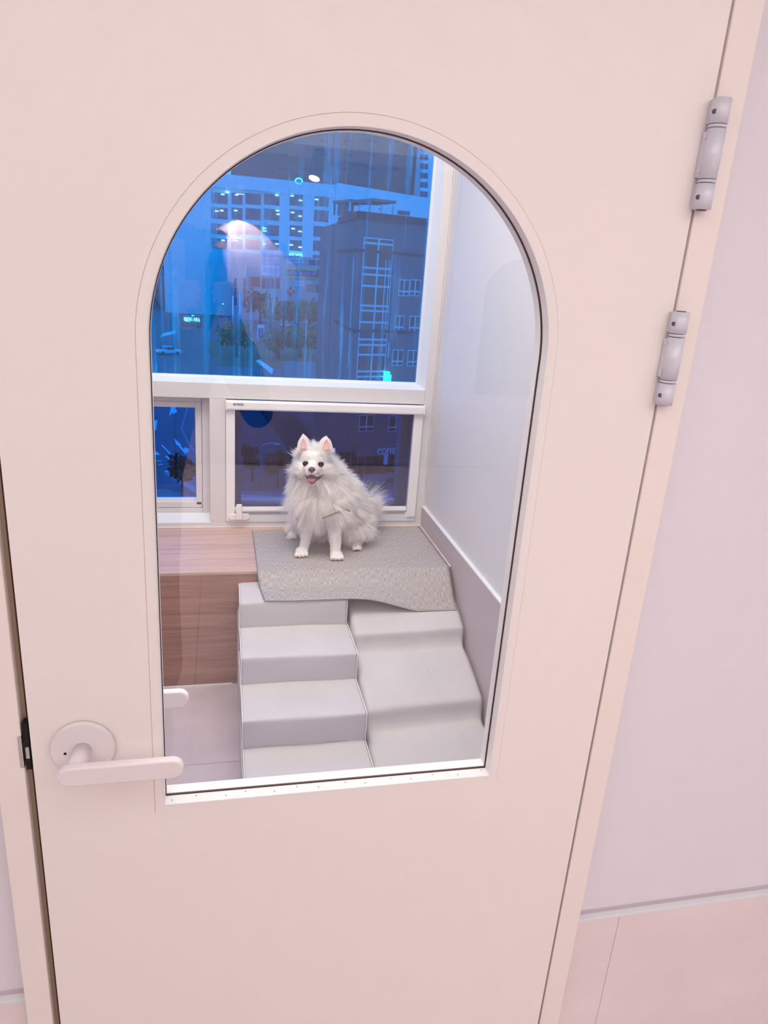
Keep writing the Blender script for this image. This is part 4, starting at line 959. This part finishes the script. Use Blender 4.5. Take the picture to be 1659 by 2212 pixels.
# ---- low commercial building in front of the offices, with signs
Yc = 280
a = at(500, 600, y=Yc); b = at(727, 600, y=Yc)
cb = bld('shop_building', 'low commercial building covered in signs in front of the office bays', [(a.x, Yc), (b.x, Yc), (b.x, Yc+12), (a.x, Yc+12)], G, at(600, 551, y=Yc).z, mat('mid_grey_facade', rgb(168, 166, 176), .7))
fc = Facade((a.x, Yc), (b.x, Yc))
def sign(px0, py0, px1, py1, m, txt=None, tm=None, pad=.12, name='sign_panel', out=.3, shear=0, border=None):
    u0, u1, z0, z1 = fc.rect(px0, py0, px1, py1); s_ = fc.slab(name, u0, u1, z0, z1, 0, out, m, cb)
    if border:
        fc.slab('sign_border', u0-.55, u1+.55, z0-.55, z1+.55, 0, out-.08, border, s_)
    if txt: text('sign_lettering', txt, fc.P(u0+(u1-u0)*pad, z0+(z1-z0)*.18, out+.02), fc.X, Z_, (z1-z0)*.64, tm, s_, width=(u1-u0)*(1-2*pad), ext=.08, shear=shear)
    return s_
for px0 in (566, 619):
    for k, ch in enumerate(('헤', '헤', '어', '샵')): sign(px0+k*9.3, 556.5, px0+k*9.3+8.4, 569, m_signw, ch, m_inkblue, .14)
sign(565, 572, 603, 597, m_signw, '피부과의원', m_inkblue, .1); 
sb = sign(620, 581.5, 694, 600, m_signn, '제일 가까운 약국', mat('sky_blue_letters', rgb(120, 190, 250), .5), .06, border=m_signy, shear=.25, out=.5)
u, z = fc.hit(694, 591); h_ = abs(fc.hit(694, 581)[1]-fc.hit(694, 600)[1])/2   # arrow head
bm = bmesh.new(); f_ = [bm.verts.new(fc.P(u-1.9, z+h_*1.2, .55)), bm.verts.new(fc.P(u-1.9, z-h_*1.2, .55)), bm.verts.new(fc.P(u+1.4, z, .55))]; bm.faces.new(f_)
e = bmesh.ops.extrude_face_region(bm, geom=list(bm.faces)); bmesh.ops.translate(bm, vec=fc.N*.06, verts=[x for x in e['geom'] if isinstance(x, bmesh.types.BMVert)]); bmesh.ops.recalc_face_normals(bm, faces=bm.faces); from_bm('arrow_head', bm, m_signn, sb)
sign(638, 606, 657, 618, m_signw, '의료', m_inkblue, .12)
def cross(px, py, r, m):
    u, z = fc.hit(px, py); s_ = fc.slab('pharmacy_cross', u-r, u+r, z-r*.36, z+r*.36, .1, .4, m, cb); fc.slab('cross_bar', u-r*.36, u+r*.36, z-r, z+r, .1, .4, m, s_)
    text('sign_lettering', '약', fc.P(u-r*.42, z-r*.42, .42), fc.X, Z_, r*.84, m_paint, s_, ext=.05)
cross(627.5, 629.5, 1.6, m_signr); u0, u1, z0, z1 = fc.rect(636, 625, 652, 634); text('sign_lettering', '국약은', fc.P(u0, z0, .3), fc.X, Z_, z1-z0, m_signw, cb, width=u1-u0, ext=.1)
m_dkred = mat('dark_red_board', rgb(96, 40, 52), .6); sign(539, 597, 562, 620, m_dkred); cross(543.5, 631.5, 1.7, m_dkred)
for p0 in (566, 576, 586, 596): fc.win(cb, p0, 600, p0+8.5, 624, nx=1, rows=[0, .45, 1], glass=m_win, frame=m_greyb, fw=.06)
for p0 in (505, 515, 525): fc.win(cb, p0, 600, p0+7, 660, nx=1, rows=[0, .33, .66, 1], glass=m_win, frame=m_frame, fw=.08)
for p0, p1, q0_, q1_ in ((662, 700, 612, 634), (666, 700, 560, 576), (575, 585, 634, 668), (588, 600, 640, 668)): fc.win(cb, p0, q0_, p1, q1_, nx=2, glass=m_win, frame=m_frame, fw=.08)
sign(552, 646, 577, 656, m_signy, '한국', m_signn, .1); 
# lit rooftop style signs on the office front
def lit(px0, py0, px1, py1, txt, m):
    u0, u1, z0, z1 = fo.rect(px0, py0, px1, py1); text('lit_sign_lettering', txt, fo.P(u0, z0, 1.0), fo.X, Z_, z1-z0, m, of, width=u1-u0, ext=.1)
lit(634, 399, 658, 412, '석가동', E_cyan)
u, z = fo.hit(645, 392); tube('lit_sign_ring', [fo.P(u+1.3*math.cos(t), z+1.0*math.sin(t), 1.0) for t in [2*PI*k/20 for k in range(20)]], .22, E_green, of, 2, closed=True)
lit(625, 547, 652, 554, '종로 모바일', E_white)

# ---- trees
def tree(name, px, py, h, r, label, mleaf, group=None, base=None, n=420, squash=.8):
    p = base or gp(px, py); t = empty(name, p, label, 'tree', group)
    local(t, cyl('trunk', p, p+Vector((0, 0, h*.55)), r*.09, m_bark, t, r2=r*.05, seg=8))
    rr = random.Random(int(px*7+py)); bm = bmesh.new(); cs = [Vector((rr.uniform(-.55, .55)*r, rr.uniform(-.55, .55)*r, h*.55+rr.uniform(0, .42)*h)) for _ in range(7)]
    for k in range(n):
        c = rr.choice(cs); d = Vector((rr.gauss(0, 1), rr.gauss(0, 1), rr.gauss(0, 1)*squash)).normalized()*r*.5*rr.random()**.4
        q = p+c+d; a = Vector((rr.gauss(0, 1), rr.gauss(0, 1), rr.gauss(0, 1))).normalized(); b_ = a.orthogonal().normalized(); s_ = r*rr.uniform(.10, .19)
        bm.faces.new([bm.verts.new(q+a*s_), bm.verts.new(q+b_*s_*.7), bm.verts.new(q-a*s_), bm.verts.new(q-b_*s_*.7)])
    cr2 = local(t, from_bm('foliage', bm, mleaf, t)); cr2['kind'] = 'stuff'
    for k in range(3):
        c = cs[k]; local(t, cyl('branch', p+Vector((0, 0, h*.4)), p+c, r*.045, m_bark, t, r2=r*.015, seg=6))
    return t
TL = [(585, 713, 'round green street tree between the signs and the car park'), (612, 716, 'second green tree at the left edge of the car park'), (640, 718, 'green tree behind the row of parked cars'), (668, 715, 'green tree right of the parked cars'),
      (695, 712, 'green tree in front of the pale fin'), (716, 716, 'green tree touching the brick building corner'), (512, 772, 'low green tree above the grass verge, leftmost of its row'), (600, 775, 'low green tree in the middle of the verge'),
      (648, 772, 'low green tree right of the middle of the verge'), (690, 770, 'low green tree at the right end of the verge')]
for k, (px, py, lb) in enumerate(TL):
    tree('street_tree', px, py, 8.5 if k < 6 else 6, 5.2 if k < 6 else 4.4, lb, m_leaf, 'green street trees')
tree('street_tree', 562, 702, 9, 6, 'dark round tree at the foot of the red board', m_leafd, 'green street trees')
tree('street_tree', 395, 1076, 4.0, 1.5, 'dark pine standing below the lower left window', m_leafd, None, n=700)
tree('street_tree', 600, 1055, 3.6, 1.5, 'dark street tree seen through the insect mesh', m_leafd, None)
tree('street_tree', 545, 1040, 3.4, 1.2, 'small dark tree beside the street lamp', m_leafd, None)
# ---- cars
def car(px, py, L_, label, group, m=m_white2, rz=0, tail=False):
    p = gp(px, py); c = empty('car', p, label, 'car', group); k = L_/4.4
    def B(name, a, b_, mm, bev=.1): o = box(name, Vector(a)*k, Vector(b_)*k, mm, c, bev=bev*k); return o
    B('car_body', (-2.2, -.88, .35), (2.2, .88, .95), m, .16); B('cabin', (-.49, -.76, .93), (.95, .76, 1.5), m_win, .2); B('roof', (-1.25, -.70, 1.47), (.65, .70, 1.56), m, .04)
    for x in (-1.35, 1.35):
        for y in (-.9, .74): cyl('wheel', Vector((x, y, .34))*k, Vector((x, y+.16, .34))*k, .34*k, m_tyre, c, seg=16)
    if tail:
        for y in (-.7, .4): B('tail_light', (-2.24, y, .62), (-2.16, y+.3, .8), E_red, .01)
    c.rotation_euler.z = rz; return c
car(365, 766, 5.2, 'white car with glowing tail light on the road at far left', None, rz=math.radians(20), tail=True)
for k, px in enumerate((634, 645, 656, 667, 680)): car(px, 734, 3.0, 'white parked car, %s in the row below the green trees' % ('leftmost', 'second from left', 'middle one', 'second from right', 'rightmost')[k], 'parked white cars', rz=math.radians(80))
car(592, 738, 4.5, 'pale car parked alone beside the blue and white pole sign', None, rz=math.radians(-40))
car(619, 705, 4.4, 'pale car between the trees above the car park', None, rz=math.radians(10))
# ---- road markings (thin painted patches) as one set per kind
def strip(name, px0, py0, px1, py1, wd, label=None, group=None, m=m_paint, parent=None):
    a = gp(px0, py0); b = gp(px1, py1); d = (b-a).normalized(); n_ = Vector((-d.y, d.x, 0))*wd/2; bm = bmesh.new()
    v = [bm.verts.new(q+Vector((0, 0, .012))) for q in (a-n_, b-n_, b+n_, a+n_)]; bm.faces.new(v); e = bmesh.ops.extrude_face_region(bm, geom=list(bm.faces)); bmesh.ops.translate(bm, vec=(0, 0, .012), verts=[x for x in e['geom'] if isinstance(x, bmesh.types.BMVert)])
    bmesh.ops.recalc_face_normals(bm, faces=bm.faces); o = from_bm(name, bm, m, parent); return o
def arrow(pts, label):
    """pts: photo outline of the painted arrow"""
    bm = bmesh.new(); f = bm.faces.new([bm.verts.new(gp(*p)+Vector((0, 0, .012))) for p in pts]); e = bmesh.ops.extrude_face_region(bm, geom=[f]); bmesh.ops.translate(bm, vec=(0, 0, .012), verts=[x for x in e['geom'] if isinstance(x, bmesh.types.BMVert)])
    bmesh.ops.recalc_face_normals(bm, faces=bm.faces); bmesh.ops.triangulate(bm, faces=[q for q in bm.faces if len(q.verts) > 4]); o = from_bm('road_arrow', bm, m_paint); tag(o, label, 'road marking', 'painted arrows on the road')
arrow([(376, 947), (392, 961.5), (389, 962), (397, 971), (399, 966), (408, 970.5), (406, 979), (401, 976), (403.5, 982), (400, 981), (384, 962), (381, 962)], 'large double headed white arrow on the blue road in lower left window')
arrow([(370, 878), (380, 878), (379, 884), (383.5, 889), (374, 895), (372, 890), (367.5, 898), (366, 897)], 'white turn arrow at the top of the lower left window')
arrow([(530, 710), (514, 722), (516, 724), (531.5, 712), (533, 714), (534, 708), (527, 709)], 'thin white arrow on the road left of the green trees')
DL = ('long dash at the left edge of the lower left window', 'dash at the left edge below the long one', 'thin line above the loop shaped marking', 'small dash nearest the dark pine', 'dash at the left edge of the paved strip',
      'slanted tick at the top left corner of the pane', 'loop shaped marking left of the dark pine', 'dash beside the thin arrow on the far road', 'upper bar of the pair at the left edge', 'lower bar of the pair at the left edge')
for k, (x0, y0, x1, y1, wd) in enumerate(((337, 908, 334, 930, .35), (334, 976, 341, 983, .5), (349, 961, 368, 981, .16), (372, 996, 377, 1001, .4), (356, 1017, 364, 1020, .3), (347, 878, 350, 868, .3), (361, 985, 372, 995, .5), (505, 724, 510, 720, .6), (337, 996, 350, 996, .25), (342, 1004, 352, 1003, .25))):
    tag(strip('lane_marking', x0, y0, x1, y1, wd), 'white painted '+DL[k], 'road marking', 'painted dashes on the road')
OR = ('leftmost', 'second', 'third', 'fourth', 'middle', 'sixth', 'seventh', 'eighth', 'last')
for k in range(9):
    tag(strip('crossing_bar', 512+k*11, 1068+.6*k, 519+k*11, 1078+.6*k, .35), 'white crossing bar seen through the mesh, %s from the left' % OR[k], 'road marking', 'bars of the pedestrian crossing')
# kerbs, pavements and verge
def patch(name, pts, m, h, label, cat, kind=None):
    bm = bmesh.new(); f = bm.faces.new([bm.verts.new(gp(*p)) for p in pts]); e = bmesh.ops.extrude_face_region(bm, geom=[f]); bmesh.ops.translate(bm, vec=(0, 0, h), verts=[x for x in e['geom'] if isinstance(x, bmesh.types.BMVert)])
    bmesh.ops.recalc_face_normals(bm, faces=bm.faces); bmesh.ops.triangulate(bm, faces=[q for q in bm.faces if len(q.verts) > 4]); o = from_bm(name, bm, m); tag(o, label, cat, kind=kind); return o
m_turf = mat('pale_turf', rgb(120, 160, 150), .9, noise=.3, nscale=1.5)
m_verge = mat('green_brown_verge', rgb(104, 112, 84), .95, noise=.3, nscale=.5)
patch('pavement', [(335, 1025), (354, 1026), (424, 1068), (424, 1100), (300, 1110)], m_asph, .06, None, None, 'structure')
patch('pavement', [(352, 1024), (360, 1022), (430, 1058), (430, 1066), (424, 1068)], m_pave, .10, None, None, 'structure')
patch('pavement', [(300, 1062), (360, 1060), (424, 1078), (424, 1110), (300, 1120)], m_turf, .14, None, None, 'structure')
patch('pavement', [(500, 1062), (900, 1064), (900, 1120), (500, 1120)], m_pave, .02, None, None, 'structure')
patch('pavement', [(560, 885), (640, 900), (700, 985), (640, 995), (600, 940)], m_brick2, .15, None, None, 'structure')
patch('pavement', [(760, 1012), (900, 1010), (900, 1050), (770, 1040)], m_pave, .08, None, None, 'structure')
patch('pavement', [(440, 742), (470, 735), (730, 745), (730, 800), (470, 790)], m_verge, .1, None, None, 'structure')
strip_k = tag(strip('kerb', 406, 878, 392, 925, .22, m=m_pave), kind='structure'); 
k2 = tag(strip('kerb', 392, 925, 408, 960, .22, m=m_pave), kind='structure'); k3 = tag(strip('kerb', 408, 960, 426, 980, .22, m=m_pave), kind='structure')
cyl('manhole_cover', gp(842, 1043, .09), gp(842, 1043, .12), .55, m_brick2, None, seg=24); tag(bpy.data.objects['manhole_cover'], 'round dark manhole cover on the pale pavement', 'manhole cover')
# low blue roofed canopy, shelter, street furniture
def roof(name, pts, h, label, cat, m):
    bm = bmesh.new(); f = bm.faces.new([bm.verts.new(p) for p in pts]); e = bmesh.ops.extrude_face_region(bm, geom=[f]); bmesh.ops.translate(bm, vec=(0, 0, .15), verts=[x for x in e['geom'] if isinstance(x, bmesh.types.BMVert)]); bmesh.ops.recalc_face_normals(bm, faces=bm.faces)
    c = sum((Vector(p) for p in pts), Vector())/len(pts); r = empty(name, (c.x, c.y, G), label, cat); local(r, from_bm('canopy_roof', bm, m, r))
    for p in pts: local(r, cyl('post', (p[0], p[1], G), (p[0], p[1], p[2]), .08, m_greyb, r, seg=8))
    return r
zc_ = G+3
roof('bus_shelter', [tuple(at(346, 729, z=zc_)), tuple(at(352, 722, z=zc_)), tuple(at(381, 714, z=zc_)), tuple(at(378, 721, z=zc_))], 3, 'flat pale bus shelter roof beside the road at far left', 'shelter', m_panel)
roof('ramp_canopy', [tuple(at(553, 781, z=zc_)), tuple(at(560, 778, z=zc_)), tuple(at(590, 799, z=zc_)), tuple(at(588, 809, z=zc_))], 3, 'slanted blue white ramp canopy just above the window sill', 'canopy', m_panel)
roof('garage_roof', [tuple(at(612, 782, z=zc_)), tuple(at(722, 784, z=zc_)), tuple(at(722, 830, z=zc_)), tuple(at(612, 826, z=zc_))], 3, 'flat grey striped roof beside the foot of the brick building', 'canopy', m_greyb)
roof('walkway_roof', [tuple(at(690, 698, z=zc_)), tuple(at(724, 690, z=zc_)), tuple(at(724, 700, z=zc_)), tuple(at(694, 704, z=zc_))], 3, 'small white walkway roof between trees and brick corner', 'canopy', m_panel)
def pole(px, py, h, label, lamp=None, cat='street lamp', name='street_lamp', arm=1.2):
    p = gp(px, py); r = empty(name, p, label, cat); local(r, cyl('mast', p, p+Vector((0, 0, h)), .09, m_greyb, r, seg=10)); t = p+Vector((0, 0, h))
    local(r, tube('arm', [t, t+Vector((arm*.5, 0, .25)), t+Vector((arm, 0, .25))], .05, m_frame, r, 2))
    if lamp: local(r, ell('lamp_head', t+Vector((arm, -.1, .2)), (.35, .25, .16), lamp, r, sub=2))
    else: local(r, box('lamp_head', t+Vector((arm-.1, -.1, .12)), t+Vector((arm+.5, .1, .26)), m_frame, r, bev=.03))
    return r
pole(415, 724, 5.2, 'traffic signal glowing green above the car at left', E_green, 'traffic light', 'traffic_light', .3)
pole(480, 700, 6.4, 'traffic signal glowing green where the road bends', E_green, 'traffic light', 'traffic_light', .3)
pole(565, 1062, 4.6, 'curved pale street lamp seen through the insect mesh', None)
for px, q0_, q1_, lb in ((503, 697, 655, 'left one of two blue glowing tube posts'), (518, 694, 645, 'right one of two blue glowing tube posts')):
    p = gp(px, q0_); t = empty('light_post', p, lb+' beside the road', 'light post'); local(t, cyl('post_base', p, p+Vector((0, 0, 2.6)), .25, m_frame, t, seg=10)); local(t, cyl('light_tube', p+Vector((0, 0, 2.6)), p+Vector((0, 0, 9)), .22, E_blue, t, seg=10))
p = gp(563, 742); ps = empty('pole_sign', p, 'blue and white vertical pole sign among the trees', 'sign'); 
local(ps, cyl('sign_pole', p, p+Vector((0, 0, 4)), .10, m_greyb, ps, seg=10)); yy = p.y; a = at(556, 701, y=yy-.3); b = at(571, 733, y=yy-.3)
local(ps, box('sign_board', (a.x, yy-.25, b.z), (b.x, yy+.1, a.z), m_signw, ps)); local(ps, box('sign_field', (a.x+.3, yy-.3, b.z+.25), (b.x-.3, yy-.2, a.z-.9), mat('blue_sign_field', rgb(60, 84, 170), .5), ps))
for k, ch in enumerate('주상가'): 
    hh = (a.z-b.z-1.4)/3; o = text('sign_lettering', ch, Vector((a.x+.62, yy-.32, a.z-1.05-hh*(k+1)+.12)), X_, Z_, hh*.8, m_paint, ps, width=(b.x-a.x)-1.24, ext=.04)
    if o: local(ps, o)
p = at(397, 694, y=238); sg = text('lit_shop_lettering', '제일건축 사무소', p, X_, Z_, 1.3, E_white, None, width=at(432, 694, y=238).x-p.x, ext=.08); tag(sg, 'row of small white lit letters above the car at left', 'sign')
bk = box('sign_gantry', (p.x-.6, 238.2, G), (at(436, 694, y=238).x, 244, p.z+1.8), m_greyb); tag(bk, 'low grey shop block carrying the white lit letters', 'building')
# far hill that closes the view beyond the towers
bm = bmesh.new(); n_ = 40; top = []
for i in range(n_+1):
    x_ = -240+i*16; hgt = 14+10*math.sin(i*.35)+6*math.sin(i*.9+1); top.append((x_, hgt))
va = [bm.verts.new((x_, 500, G)) for x_, _ in top]; vb = [bm.verts.new((x_, 600, h2*1.7)) for x_, h2 in top]; vc = [bm.verts.new((x_, 700, G)) for x_, _ in top]
for i in range(n_): bm.faces.new((va[i], va[i+1], vb[i+1], vb[i])); bm.faces.new((vb[i], vb[i+1], vc[i+1], vc[i]))
tag(from_bm('wooded_hill', bm, m_leafd), kind='structure')
